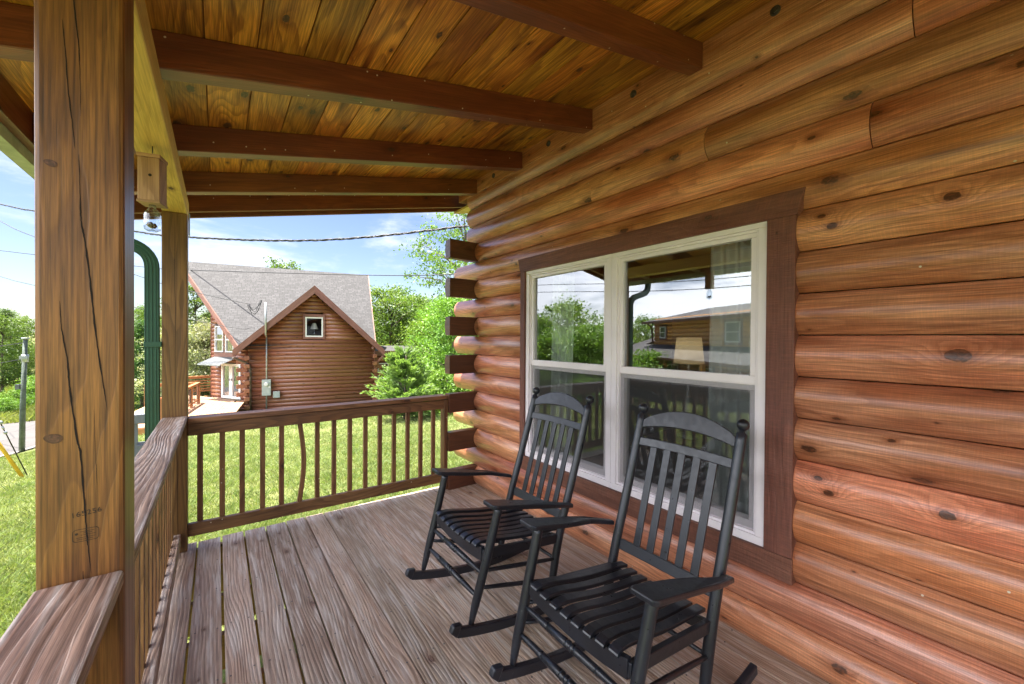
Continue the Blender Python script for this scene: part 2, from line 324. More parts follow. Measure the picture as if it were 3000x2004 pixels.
def glass2():
    N = NT('far_window_glass'); f = N.n('ShaderNodeFresnel'); f.inputs[0].default_value = 1.3; tr = N.n('ShaderNodeBsdfTransparent'); gl = N.n('ShaderNodeBsdfGlossy'); gl.inputs['Roughness'].default_value = 0; gl.inputs['Color'].default_value = (.7, .75, .8, 1)
    m = N.n('ShaderNodeMixShader'); N.l(N.math('MULTIPLY_ADD', f.outputs[0], .3, .03), m.inputs[0]); N.l(tr.outputs[0], m.inputs[1]); N.l(gl.outputs[0], m.inputs[2]); N.l(m.outputs[0], N.out.inputs[0]); return N.m
m_fglass = glass2()
def screen():
    N = NT('insect_screen'); tr = N.n('ShaderNodeBsdfTransparent'); df = N.n('ShaderNodeBsdfPrincipled'); df.inputs['Base Color'].default_value = (.035, .035, .037, 1); df.inputs['Roughness'].default_value = .5
    uv = N.n('ShaderNodeUVMap'); s_ = N.n('ShaderNodeSeparateXYZ'); N.l(uv.outputs[0], s_.inputs[0])
    a = N.math('FRACT', N.math('MULTIPLY', s_.outputs[0], 420)); b = N.math('FRACT', N.math('MULTIPLY', s_.outputs[1], 420))
    w = N.math('MAXIMUM', N.math('LESS_THAN', a, .24), N.math('LESS_THAN', b, .24))
    m = N.n('ShaderNodeMixShader'); N.l(w, m.inputs[0]); N.l(tr.outputs[0], m.inputs[1]); N.l(df.outputs[0], m.inputs[2]); N.l(m.outputs[0], N.out.inputs[0]); return N.m
m_screen = screen()
def clear_plastic():
    N = NT('clear_plastic'); f = N.n('ShaderNodeLayerWeight'); f.inputs[0].default_value = .35; tr = N.n('ShaderNodeBsdfTransparent'); tr.inputs[0].default_value = (.86, .92, .97, 1)
    gl = N.n('ShaderNodeBsdfGlossy'); gl.inputs['Roughness'].default_value = .12; m = N.n('ShaderNodeMixShader'); N.l(N.math('ADD', N.math('MULTIPLY', f.outputs['Facing'], .6), .06), m.inputs[0]); N.l(tr.outputs[0], m.inputs[1]); N.l(gl.outputs[0], m.inputs[2]); N.l(m.outputs[0], N.out.inputs[0]); return N.m
m_plastic = clear_plastic()
def fabric(name, col, trans=.35):
    N = NT(name); d = N.n('ShaderNodeBsdfDiffuse'); d.inputs[0].default_value = (*col, 1); t = N.n('ShaderNodeBsdfTranslucent'); t.inputs[0].default_value = (*col, 1)
    m = N.n('ShaderNodeMixShader'); m.inputs[0].default_value = trans; N.l(d.outputs[0], m.inputs[1]); N.l(t.outputs[0], m.inputs[2]); N.l(m.outputs[0], N.out.inputs[0]); return N.m
m_curtain = fabric('curtain_fabric', (.86, .92, .90), .25); m_shade = fabric('lampshade_fabric', (.75, .66, .45), .4)
def leaf(name, lo, hi, trans=.35):
    N = NT(name); a = N.n('ShaderNodeAttribute', attribute_name='tint'); col = N.mix(a.outputs['Fac'], lo, hi)
    hs = N.n('ShaderNodeHueSaturation'); N.l(col, hs.inputs['Color']); oi = N.n('ShaderNodeObjectInfo').outputs['Random']
    N.put(hs.inputs['Value'], N.math('ADD', .82, N.math('MULTIPLY', oi, .36))); N.put(hs.inputs['Hue'], N.math('ADD', .487, N.math('MULTIPLY', oi, .026)))
    b = N.n('ShaderNodeBsdfPrincipled'); N.l(hs.outputs[0], b.inputs['Base Color']); b.inputs['Roughness'].default_value = .5; b.inputs['Specular IOR Level'].default_value = .35
    t = N.n('ShaderNodeBsdfTranslucent'); N.l(N.mix(1., hs.outputs[0], (1.25, 1.35, .6), 'MULTIPLY'), t.inputs[0])
    m = N.n('ShaderNodeMixShader'); m.inputs[0].default_value = trans; N.l(b.outputs[0], m.inputs[1]); N.l(t.outputs[0], m.inputs[2]); N.l(m.outputs[0], N.out.inputs[0]); return N.m
m_leaf = leaf('oak_leaf', (.05, .11, .022), (.17, .25, .045), .34); m_leafb = leaf('bright_leaf', (.065, .155, .022), (.22, .33, .05), .34); m_leafd = leaf('dark_leaf', (.035, .085, .022), (.11, .18, .045))
m_flower = leaf('blossom', (.09, .14, .045), (.46, .44, .30)); m_thuja = leaf('cedar_leaf', (.07, .17, .04), (.27, .39, .12), .42); m_grassb = leaf('grass_blade', (.14, .19, .055), (.36, .365, .165), .3)
m_meadow = leaf('meadow_blade', (.14, .2, .04), (.36, .36, .12), .3)
m_bark = plain('bark', (.13, .10, .075), .9, noise=.4, nscale=14, bump=.01)
def grass_ground():
    N = NT('lawn'); t = N.n('ShaderNodeTexCoord'); P = t.outputs['Object']
    a = N.noise(P, .22, 4, .6); b = N.noise(P, 2.2, 4, .65); c = N.noise(P, 28, 3, .7)
    col = N.mix(N.rng(a, .35, .65), (.13, .17, .045), (.21, .22, .085)); col = N.mix(N.math('MULTIPLY', N.rng(b, .5, .72), .55), col, (.30, .26, .11)); col = N.mix(N.rng(c, .3, .7), N.mix(1., col, (.55, .6, .5), 'MULTIPLY'), col)
    # rough meadow and leaf litter beyond the street
    sp = N.n('ShaderNodeSeparateXYZ'); N.l(P, sp.inputs[0]); far = N.rng(sp.outputs[1], 50, 62)
    col = N.mix(N.math('MULTIPLY', far, N.rng(b, .3, .7, .3, .95)), col, (.21, .20, .075))
    bs = N.bsdf(Base_Color=col, Roughness=.9, Specular_IOR_Level=.2); N.l(N.bump(c, .8, .02), bs.inputs['Normal']); return N.m
m_lawn = grass_ground()
def asphalt():
    N = NT('old_asphalt'); t = N.n('ShaderNodeTexCoord'); P = t.outputs['Object']; a = N.noise(P, .5, 5, .6); b = N.noise(P, 40, 3)
    col = N.mix(a, (.07, .064, .062), (.13, .118, .112)); col = N.mix(N.rng(b, .3, .7), N.mix(1., col, (.8, .8, .8), 'MULTIPLY'), col)
    w = N.n('ShaderNodeTexVoronoi', feature='DISTANCE_TO_EDGE'); N.l(P, w.inputs['Vector']); w.inputs['Scale'].default_value = .28
    col = N.mix(N.math('LESS_THAN', w.outputs['Distance'], .012), col, (.06, .055, .055)); N.bsdf(Base_Color=col, Roughness=.85); return N.m
m_road = asphalt()
def shingles(name, lo, hi, dark, moss=.0):
    N = NT(name); uv = N.n('ShaderNodeUVMap'); br = N.n('ShaderNodeTexBrick'); N.l(uv.outputs[0], br.inputs['Vector'])
    br.inputs['Scale'].default_value = 1; br.inputs['Brick Width'].default_value = .27; br.inputs['Row Height'].default_value = .14; br.inputs['Mortar Size'].default_value = .014; br.inputs['Mortar Smooth'].default_value = .2; br.inputs['Bias'].default_value = -.1; br.offset = .43; br.squash = .7; br.squash_frequency = 3
    br.inputs['Color1'].default_value = (*lo, 1); br.inputs['Color2'].default_value = (*hi, 1); br.inputs['Mortar'].default_value = (*dark, 1)
    n_ = N.noise(uv.outputs[0], 30, 3); big = N.noise(uv.outputs[0], .9, 4)
    col = N.mix(N.rng(n_, .3, .7), N.mix(1., br.outputs[0], (.78, .78, .78), 'MULTIPLY'), br.outputs[0]); col = N.mix(N.rng(big, .4, .7, 0, .12), col, dark)
    b = N.bsdf(Base_Color=col, Roughness=.85); N.l(N.bump(br.outputs['Fac'], -.7, .01), b.inputs['Normal']); return N.m
m_shing = shingles('weathered_shingle', (.060, .057, .058), (.098, .093, .095), (.036, .034, .034))

# ------------------------------------------------------------------ terrain
def ss(x, a, b):
    t = np.clip((x-a)/(b-a), 0, 1); return t*t*(3-2*t)
def H(x, y):
    x = np.asarray(x, float); y = np.asarray(y, float)
    sm = lambda t: np.where(t > 0, t*t/(t+2.0), 0)
    z = -.80-.085*sm(y-5)-.31*sm(-x-1)*ss(y, 8, 32)
    z = np.maximum(z, -5.9)
    r = np.hypot(x, y)
    z = z+.12*np.maximum(r-62, 0)*ss(r, 62, 75)*.55
    z = np.minimum(z, 2.5)
    return z+.035*np.sin(x*.9+1.3*np.sin(y*.4))*np.cos(y*.7)*ss(r, 5, 9)
def hz(x, y): return float(H(x, y))
def grid_mesh(name, xs, ys, zf, mat, dz=0.):
    X, Y = np.meshgrid(xs, ys); Z = zf(X, Y)+dz; n, m = X.shape
    me = bpy.data.meshes.new(name); V = np.stack([X.ravel(), Y.ravel(), Z.ravel()], 1)
    i = np.arange(n*m).reshape(n, m); F = np.stack([i[:-1, :-1].ravel(), i[:-1, 1:].ravel(), i[1:, 1:].ravel(), i[1:, :-1].ravel()], 1)
    me.from_pydata(V.tolist(), [], F.tolist()); me.polygons.foreach_set('use_smooth', [True]*len(F)); me.materials.append(mat); me.update()
    o = bpy.data.objects.new(name, me); COL.objects.link(o); return o
def axis(lo, hi, near, step, far):
    a = list(np.arange(-near, near+.01, step)); s_, x = step, near
    while x < hi: s_ *= 1.06; x += s_; a.append(x)
    s_, x = step, -near
    while x > lo: s_ *= 1.06; x -= s_; a.insert(0, x)
    return np.array(a)
g = grid_mesh('ground', axis(-450, 450, 30, .8, 0), axis(-300, 600, 62, .8, 0), H, m_lawn); props(g, kind='structure')
# street crossing the hollow on the left
xs = np.linspace(-70, 3, 100); wv = np.linspace(0, 1, 14)
def road_xy(t, w):
    y0 = 38.2+.10*(t+9); y1 = 53+.10*(t+9); return t, y0+(y1-y0)*w
def ribbon(name, ts, ws, dz, mat, th=0.):
    v = [(t, road_xy(t, w)[1], hz(t, road_xy(t, w)[1])+dz) for t in ts for w in ws]; n = len(ws); mb = MB(); mb.v = v
    for i in range(len(ts)-1):
        for k in range(n-1): mb.face([i*n+k, (i+1)*n+k, (i+1)*n+k+1, i*n+k+1], [(0, 0)]*4, 0, True)
    return mb.build(name, mat)
props(ribbon('road', xs, wv, .05, m_road), kind='structure')
props(ribbon('kerb', xs, [-.035, -.003], .13, m_concrete), kind='structure')

# ------------------------------------------------------------------ foliage
def quad_leaves(pos, size, seed, upbias=.5, aspect=.55, droop=0.):
    r = np.random.default_rng(seed); n = len(pos)
    nrm = r.normal(size=(n, 3)); nrm[:, 2] = np.abs(nrm[:, 2])*upbias*2+.1; nrm /= np.linalg.norm(nrm, axis=1)[:, None]
    a = r.normal(size=(n, 3)); a[:, 2] -= droop; a -= (a*nrm).sum(1)[:, None]*nrm; a /= np.linalg.norm(a, axis=1)[:, None]+1e-9; b = np.cross(nrm, a)
    s_ = (size*(.6+.8*r.random(n)))[:, None] if np.isscalar(size) else (size*(.6+.8*r.random(n)))[:, None]
    P = np.stack([pos-a*s_*.5, pos+b*s_*aspect*.5-nrm*s_*.08, pos+a*s_*.5, pos-b*s_*aspect*.5-nrm*s_*.08], 1)
    return P.reshape(-1, 3)
def leaf_obj(name, V, tint, mat, parent=None, k=4):
    n = len(V)//k; me = bpy.data.meshes.new(name); me.vertices.add(len(V)); me.vertices.foreach_set('co', V.astype(np.float32).ravel())
    me.loops.add(n*k); me.loops.foreach_set('vertex_index', np.arange(n*k, dtype=np.int32)); me.polygons.add(n)
    me.polygons.foreach_set('loop_start', np.arange(n, dtype=np.int32)*k)
    at = me.attributes.new('tint', 'FLOAT', 'FACE'); at.data.foreach_set('value', np.clip(tint, 0, 1).astype(np.float32))
    me.materials.append(mat); me.update(calc_edges=True)
    o = bpy.data.objects.new(name, me); COL.objects.link(o); o.parent = parent; return o
def crown_points(seed, h0, h1, rad, nclump, per, spread, shape='round', gappy=.0):
    r = np.random.default_rng(seed); C = []
    while len(C) < nclump:
        z = r.random(); 
        prof = {'round': math.sqrt(max(0, 1-(2*z-1)**2))**.8, 'cone': 1-z*.93, 'tall': min(1, 1.35*math.sin(math.pi*min(.98, z*.85+.12)))}[shape]
        a = r.random()*6.283; q = (r.random()**.45)*(.85+.3*math.sin(a*3+seed)+.12*math.sin(a*7+seed*2+z*9)); C.append((math.cos(a)*q*prof*rad, math.sin(a)*q*prof*rad, h0+z*(h1-h0)))
    C = np.array(C); n = nclump*per; idx = np.repeat(np.arange(nclump), per); ct = r.random(nclump)
    sp = spread*(.6+.8*r.random(nclump))[idx][:, None]
    P = C[idx]+r.normal(size=(n, 3))*sp*np.array([1, 1, .55]); t = ct[idx]*.55+r.random(n)*.35+.12*(P[:, 2]-h0)/(h1-h0)
    return C, P, t
TREEMESH = {}
def make_tree(name, label, cat, kind, loc, scale=1., rz=0., group=None):
    root = thing(name, label, cat, loc, rz, group); root.scale = (scale,)*3
    if kind in TREEMESH:
        for nm, me in TREEMESH[kind]:
            o = bpy.data.objects.new(nm, me); COL.objects.link(o); o.parent = root
        return root
    K = dict(
        broad=(1, 2.2, 9, 3.4, 150, 75, .42, 'round', m_leafb, .20), broad2=(2, 1.5, 8, 3.0, 150, 75, .38, 'round', m_leaf, .19), dense=(3, .6, 7, 2.7, 170, 80, .36, 'round', m_leafb, .17),
        tall=(4, 2.5, 12, 2.8, 150, 75, .42, 'tall', m_leaf, .20), dark=(5, .8, 10, 2.6, 150, 75, .36, 'cone', m_leafd, .17), flower=(6, .5, 7, 2.6, 160, 80, .34, 'round', m_flower, .17),
        oak=(7, 2.0, 11, 3.3, 230, 62, .30, 'tall', m_leaf, .15), shrub=(8, .05, 2.4, 1.5, 90, 60, .24, 'round', m_leafb, .13), spindly=(9, 6, 10, 1.2, 26, 40, .22, 'tall', m_leaf, .17))[kind]
    seed, h0, h1, rad, nc, per, spr, shp, mat, ls = K
    C, P, t = crown_points(seed, h0, h1, rad, nc, per, spr, shp)
    tr = MB(); rr = random.Random(seed); top = h0+(h1-h0)*.8; tk = .045*rad+.06; bend = [(rr.uniform(-.2, .2)*rad*.3, rr.uniform(-.2, .2)*rad*.3) for _ in range(5)]
    tp = [(0, 0, -.3)]+[(bend[i][0]*i/4, bend[i][1]*i/4, top*(i+1)/5) for i in range(5)]; tr.tube(tp, [tk*1.35, tk, tk*.85, tk*.6, tk*.35, tk*.12], 9)
    trunk = tr.build('trunk', m_bark, root, local=True)
    for i in rr.sample(range(len(C)), min(30, len(C))):
        c = Vector(C[i]); zz = max(.3, min(top*.92, c.z-abs(rr.gauss(.9, .4))*c.xy.length*.6)); k = zz/top*5-1; k0 = int(max(0, min(3, k))); fa = max(0., min(1., k-k0))
        b0 = Vector(tp[k0+1]).lerp(Vector(tp[k0+2]), fa); md = b0.lerp(c, .5)+Vector((0, 0, .12*c.xy.length)); tr.tube([b0, md, c], [tk*.3, tk*.18, .012], 5)
    me2 = tr.build('trunk', m_bark, None); trunk.data = me2.data; bpy.data.objects.remove(me2)
    V = quad_leaves(P, ls, seed+50); cr_ = leaf_obj('crown', V, t, mat, root)
    TREEMESH[kind] = [('trunk', trunk.data), ('crown', cr_.data)]
    return root
def polar(az, d): a = R(az); return d*math.sin(a), d*math.cos(a)
def plant(name, label, cat, kind, az, d, scale, group=None, sink=.1):
    x, y = polar(az, d); return make_tree(name, label, cat, kind, (x, y, hz(x, y)-sink), scale, random.random()*6.28, group)

# ------------------------------------------------------------------ our cabin: log wall
XW = 2.235; PITCH = .197; Z0 = -.004
cabin = thing('log_cabin', 'glossy reddish brown log cabin whose wall and porch roof surround the two rocking chairs', 'cabin', (2.5, 1.2, 0))
def dlog(z0, z1, x0=XW, bul=.049, back=.11):
    z1 -= .0035; h = z1-z0; pr = []
    n = 11
    for i in range(n):
        t = -1+2*i/(n-1); pr.append((-bul*(1-abs(t)**2.25), z0+h*(.5+t*.5)*.996+h*.002))
    return pr+[(back, z1-.001), (back, z0+.001)]
def log_y(mb, y0, y1, z0, z1, off=None):
    """a log running along y, face bulging towards -x"""
    pr = dlog(z0, z1); ns = 2
    mb.extrude([(a, b) for a, b in pr], [((XW, y1, 0), (1, 0, 0), (0, 0, 1)), ((XW, y0, 0), (1, 0, 0), (0, 0, 1))], off=off)
def log_x(mb, x0, x1, z0, z1, yf=3.675, th=.105):
    """squared log of the end wall running along x, rounded only on its far face"""
    mb.extrude([(0, z0+.002), (0, z1-.002), (th*.9, z1-.004), (th+.012, (z0+z1)/2), (th*.9, z0+.004)], [((x0, yf, 0), (0, 1, 0), (0, 0, 1)), ((x1, yf, 0), (0, 1, 0), (0, 0, 1))], smooth=False)
YB = -2.6
joints = {14: [.363], 13: [1.195], 12: [.487], 3: [-.6], 7: [-.9], 10: [-1.3]}
for k in range(0, 16):
    z0 = Z0+k*PITCH; z1 = z0+PITCH
    long_end = 3.846 if k >= 13 else (4.13 if k % 2 == 1 else 3.675)
    if k >= 13: long_end = 3.85
    segs = []
    if z1 > .45 and z0 < 2.10: segs = [(YB, .75), (2.862, long_end)]
    else: segs = [(YB, long_end)]
    out_ = []
    for a, b in segs:
        cut = [j for j in joints.get(k, []) if a < j < b]
        pts = [a]+cut+[b]
        for i in range(len(pts)-1): out_.append((pts[i]+(.0015 if i else 0), pts[i+1]-(.0015 if i < len(pts)-2 else 0)))
    for a, b in out_:
        mb = MB(); kn = {7: m_log2, 10: m_log3, 4: m_log3}.get(k) if b == .75 else None
        log_y(mb, a, b, z0, z1, off=(100, 50) if kn else None); mb.build('wall_log', kn or m_log, cabin, bevel=.002)
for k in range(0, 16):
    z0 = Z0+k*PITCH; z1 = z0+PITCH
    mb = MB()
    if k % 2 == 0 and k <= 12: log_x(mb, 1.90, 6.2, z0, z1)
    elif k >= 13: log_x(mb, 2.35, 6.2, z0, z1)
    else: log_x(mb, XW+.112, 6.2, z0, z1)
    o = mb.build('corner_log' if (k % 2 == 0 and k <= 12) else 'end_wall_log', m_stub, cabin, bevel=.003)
# a checked, partly split end on one corner log is only wear in the material; ledger board with bolts
led = MB(); led.box(2.182, XW+.06, YB, 4.02, 3.062, 3.25, 'y'); ledger = led.build('ledger_board', m_log, cabin, bevel=.003)
for y in (-.85, .0, .842, 1.668, 2.499, 3.311, 3.8):
    mb = MB(); mb.tube([(2.1845, y, 3.14), (2.176, y, 3.14)], .023, 18); mb.tube([(2.177, y, 3.14), (2.1695, y, 3.14)], .013, 6); mb.build('bolt', m_nail, ledger)
# window trim
tr = thing('window_trim', None, None); tr.parent = cabin; tr.location = (0, 0, 0); tr.matrix_parent_inverse = Matrix()
bpy.data.objects.remove(tr)
XT = 2.176
def trim(c, grain): mb = MB(); mb.hexa(c, grain); return mb.build('window_trim', m_trim, cabin, bevel=.003)
def tb(y0, y1, z0, z1, grain, x0=XT, fl=0.): return trim([(x0, y0+fl, z0), (XW+.03, y0+fl, z0), (XW+.03, y1-fl, z0), (x0, y1-fl, z0), (x0, y0, z1), (XW+.03, y0, z1), (XW+.03, y1, z1), (x0, y1, z1)], grain)
tb(.708, 2.900, 2.134, 2.252, 'y', fl=.032)
tb(.746, .868, .514, 2.134, 'z', x0=XT+.002); tb(2.802, 2.865, .514, 2.134, 'z', x0=XT+.002); tb(.744, 2.866, .392, .5135, 'y')
# window
def frame_box(mb, y0, y1, z0, z1, x0, x1): mb.box(x0, x1, y0, y1, z0, z1, 'y')
for (ya, yb, nm) in ((1.845, 2.7995, 'left'), (.8705, 1.843, 'right')):
    win = MB(); XF = 2.193
    for a in ((ya, yb, 2.108, 2.150), (ya, yb, .5145, .556)): frame_box(win, a[0], a[1], a[2], a[3], XF, 2.30)
    frame_box(win, ya, ya+.042, .5565, 2.1075, XF, 2.30); frame_box(win, yb-.042, yb, .5565, 2.1075, XF, 2.30)
    # inner step of the frame
    for a in ((ya+.042, yb-.042, 2.094, 2.1078), (ya+.042, yb-.042, .5562, .57)): frame_box(win, *a, XF+.012, 2.30)
    frame_box(win, ya+.0422, ya+.056, .5705, 2.0935, XF+.012, 2.30); frame_box(win, yb-.056, yb-.0422, .5705, 2.0935, XF+.012, 2.30)
    window = win.build('window', m_vinyl, cabin, bevel=.003)
    a, b = ya+.056, yb-.056
    up_ = MB()
    for q in ((a, b, 2.070, 2.0932), (a, b, 1.318, 1.362)): frame_box(up_, *q, XF+.018, 2.252)
    frame_box(up_, a, a+.026, 1.3625, 2.0695, XF+.018, 2.252); frame_box(up_, b-.026, b, 1.3625, 2.0695, XF+.018, 2.252)
    up_.build('sash', m_vinyl, window, bevel=.002)
    lo = MB()
    for q in ((a+.001, b-.001, 1.285, 1.317), (a+.001, b-.001, .571, .615)): frame_box(lo, *q, XF+.030, 2.278)
    frame_box(lo, a+.001, a+.030, .6155, 1.2845, XF+.030, 2.278); frame_box(lo, b-.030, b-.001, .6155, 1.2845, XF+.030, 2.278)
    lo.build('sash', m_vinyl, window, bevel=.002)
    gb = MB(); gb.box(2.232, 2.238, a+.024, b-.024, 1.360, 2.072, 'y'); gb.f = gb.f; 
    def pane(x, y0, y1, z0, z1, nm_, m_, par):
        p = MB(); p.v = [(x, y0, z0), (x, y1, z0), (x, y1, z1), (x, y0, z1)]; p.face([0, 3, 2, 1], [(y0, z0), (y0, z1), (y1, z1), (y1, z0)]); return p.build(nm_, m_, par, fix=False)
    pane(2.234, a+.024, b-.024, 1.360, 2.072, 'glass', m_glass, window)
    pane(2.255, a+.028, b-.028, .613, 1.288, 'glass', m_glass, window)
    pane(2.222, a+.004, b-.004, .574, 1.314, 'insect_screen', m_screen, window)
# room behind the window
room = MB()
def quad(mb, pts, mi=0): b = len(mb.v); mb.v += pts; mb.face([b, b+1, b+2, b+3], [(0, 0), (1, 0), (1, 1), (0, 1)], mi)
quad(room, [(5.8, YB, -.02), (5.8, 3.66, -.02), (5.8, 3.66, 2.5), (5.8, YB, 2.5)]); quad(room, [(2.348, YB, 2.5), (5.8, YB, 2.5), (5.8, 3.66, 2.5), (2.348, 3.66, 2.5)])
quad(room, [(2.348, YB, -.02), (5.8, YB, -.02), (5.8, YB, 2.5), (2.348, YB, 2.5)]); quad(room, [(2.348, 3.66, -.02), (5.8, 3.66, -.02), (5.8, 3.66, 2.5), (2.348, 3.66, 2.5)])
quad(room, [(2.348, YB, .0), (5.8, YB, .0), (5.8, 3.66, .0), (2.348, 3.66, .0)], 1)
for y0, y1, z0, z1 in ((YB, .86, -.02, 2.5), (2.81, 3.66, -.02, 2.5), (.86, 2.81, 2.16, 2.5), (.86, 2.81, -.02, .5)): quad(room, [(2.349, y0, z0), (2.349, y1, z0), (2.349, y1, z1), (2.349, y0, z1)])
room.build('interior_room', [m_paint, m_floor2], cabin, fix=False)
def curtain(y0, y1, label, folds, x=2.345, seed=0):
    rr = random.Random(seed); n = folds*10; mb = MB(); zt, zb = 2.3, .06; rows = 10
    for j in range(rows+1):
        t = j/rows
        for i in range(n+1):
            s_ = i/n; yy = (y0+(y1-y0)*s_); w = .016+.008*t; yy += .02*t*math.sin(s_*7+seed); mb.v.append((x+w*math.sin(s_*folds*6.283+.6*math.sin(t*3+seed)), yy, zt+(zb-zt)*t))
    for j in range(rows):
        for i in range(n): q = j*(n+1)+i; mb.face([q, q+1, q+n+2, q+n+1], [(0, 0)]*4, 0, True)
    o = mb.build('curtain', m_curtain, None); props(o, label, 'curtain', 'pale curtains behind the cabin window'); return o
curtain(.93, 1.235, 'pale sea green curtain hanging inside the right window half', 4, seed=1)
curtain(2.36, 2.62, 'pale sea green curtain hanging inside the left window half', 3, seed=2)
lamp = thing('table_lamp', 'table lamp with a beige drum shade seen through the right window half', 'lamp', (3.3, 1.92, 0))
mb = MB(); mb.tube([(3.3, 1.92, 1.34), (3.3, 1.92, 1.565)], [.125, .10], 26, caps=False); mb.build('lamp_shade', m_shade, lamp)
ll = bpy.data.lights.new('lamp_bulb', 'POINT'); ll.energy = .16; ll.color = (1, .86, .66); ll.shadow_soft_size = .04; lo_ = bpy.data.objects.new('lamp_bulb', ll); COL.objects.link(lo_); lo_.parent = lamp; lo_.location = (0, 0, 1.45)
mb = MB(); mb.lathe([(.09, .70), (.09, .72), (.03, .74), (.055, .85), (.06, .95), (.02, 1.1), (.012, 1.34), (.012, 1.5)], (3.3, 1.92, 0)); mb.build('lamp_base', m_galv, lamp)
tbl = thing('side_table', 'dark side table under the lamp inside the cabin', 'table', (3.3, 1.92, 0))
mb = MB(); mb.box(3.05, 3.55, 1.65, 2.2, .66, .698, 'y'); mb.build('table_top', m_stub, tbl)
for dx in (3.08, 3.49):
    for dy in (1.68, 2.14): mb = MB(); mb.box(dx, dx+.035, dy, dy+.035, .001, .66, 'z'); mb.build('leg', m_stub, tbl)

# ------------------------------------------------------------------ our cabin: porch roof
SL = .2123
def zr(x): return 3.055+SL*(x-2.18)
roof = MB(); up0 = .145
def slope_box(mb, x0, x1, y0, y1, b0, b1, grain='x', mi=0, off=None):
    c = [(x, y, zr(x)+b) for b in (b0, b1) for (x, y) in ((x0, y0), (x1, y0), (x1, y1), (x0, y1))]; mb.hexa(c, grain, mi, off)
slope_box(roof, -.76, 6.4, YB, 4.27, up0+.030, up0+.07); porch_roof = roof.build('porch_roof', m_shing, cabin)
xs_ = [-.042+.178*k for k in range(-4, 15)]
for i in range(len(xs_)-1):
    x0, x1 = xs_[i], min(xs_[i+1], 2.30)
    if x0 > 2.28: break
    x0 = max(x0, -.745)
    mb = MB(); brk = random.uniform(-1.2, 3.2)
    slope_box(mb, x0+.0015, x1-.0036, YB, 4.255, up0, up0+.018, 'y'); slope_box(mb, x1-.0036, x1+.0015, YB, 4.255, up0+.006, up0+.017, 'y', 1)
    mb.build('ceiling_board', [m_ceil, m_groove], porch_roof, bevel=.0015)
for i, y in enumerate((-2.08, -1.26, -.43, .39, 1.203, 2.02, 2.85, 3.622)):
    mb = MB(); slope_box(mb, -.697, 2.181, y, y+.083, 0, up0-.0005); mb.build('rafter', m_raft, porch_roof, bevel=.004)
mb = MB(); slope_box(mb, -.697, 2.60, 4.17, 4.21, -.002, up0-.0005); mb.build('rafter', m_raft, porch_roof, bevel=.003)
mb = MB(); slope_box(mb, -.78, 6.4, 4.256, 4.285, -.03, up0+.075); mb.build('barge_board', m_raft, porch_roof, bevel=.003)
mb = MB(); slope_box(mb, 2.2, 2.6, 3.852, 4.169, -.08, -.06); mb.build('soffit', m_beam, porch_roof)
mb = MB(); mb.box(-.738, -.698, YB, 4.255, 2.440, 2.60, 'y'); mb.build('fascia_board', m_raft, porch_roof, bevel=.003)
# gutter along the eave (K style) and downspout
gu = MB(); prof = [(0, .12), (0, 0), (-.062, 0), (-.075, .035), (-.105, .06), (-.118, .12), (-.110, .12), (-.098, .065), (-.068, .040), (-.058, .005), (-.005, .005), (-.005, .12)]
gu.extrude(prof, [((-.7395, YB, 2.388), (1, 0, 0), (0, 0, 1)), ((-.7395, 4.28, 2.388), (1, 0, 0), (0, 0, 1))], smooth=False)
gutter = gu.build('gutter', m_gutter, porch_roof)
def spout_profile():
    w, d, pr = .0385, .0275, []
    def edge(p, q, n=4):
        p, q = Vector(p), Vector(q); dd = (q-p); nn = Vector((-dd.y, dd.x)).normalized()
        for i in range(n):
            for t, off in ((.15, 0), (.25, .004), (.75, .004), (.85, 0)): pr.append(tuple(p+dd*((i+t)/n)+nn*off))
    edge((-w, -d), (w, -d)); edge((w, -d), (w, d), 3); edge((w, d), (-w, d)); edge((-w, d), (-w, -d), 3); return pr
def curve_pts(ctrl, n=7):
    out_ = []
    for i in range(len(ctrl)-2):
        a, b, c = Vector(ctrl[i]), Vector(ctrl[i+1]), Vector(ctrl[i+2])
        rad = .12; p0 = b+(a-b).normalized()*rad if i else a; p2 = b+(c-b).normalized()*rad
        if i == 0: out_.append(a); p0 = b+(a-b).normalized()*rad
        for j in range(n+1): t = j/n; out_.append(p0.lerp(b, t).lerp(b.lerp(p2, t), t))
    out_.append(Vector(ctrl[-1])); return out_
pc = curve_pts([(-.785, 3.72, 2.40), (-.785, 3.72, 2.26), (-.366, 3.72, 2.135), (-.360, 3.72, -.62), (-.60, 3.72, -.74)])
path = []
for i, q in enumerate(pc):
    d = (pc[min(i+1, len(pc)-1)]-pc[max(0, i-1)]).normalized(); B = Vector((0, 1, 0)); A = B.cross(d)*-1; path.append((q, A, B))
ds = MB(); ds.extrude(spout_profile(), path, smooth=False); spout = ds.build('downspout', m_green, cabin)
for z in (1.49, .2):
    mb = MB(); mb.box(-.407, -.314, 3.686, 3.755, z-.018, z+.018); mb.build('strap', m_green, spout, bevel=.002)
# beam on the posts
mb = MB(); mb.box(-.315, -.175, YB, 3.905, 2.4205, 2.548, 'y'); mb.build('beam', m_beam, cabin, bevel=.006)
mb = MB(); mb.box(-.1745, -.168, 3.84, 3.895, 2.30, 2.46, 'z'); mb.build('bracket', m_galv, cabin, bevel=.001)

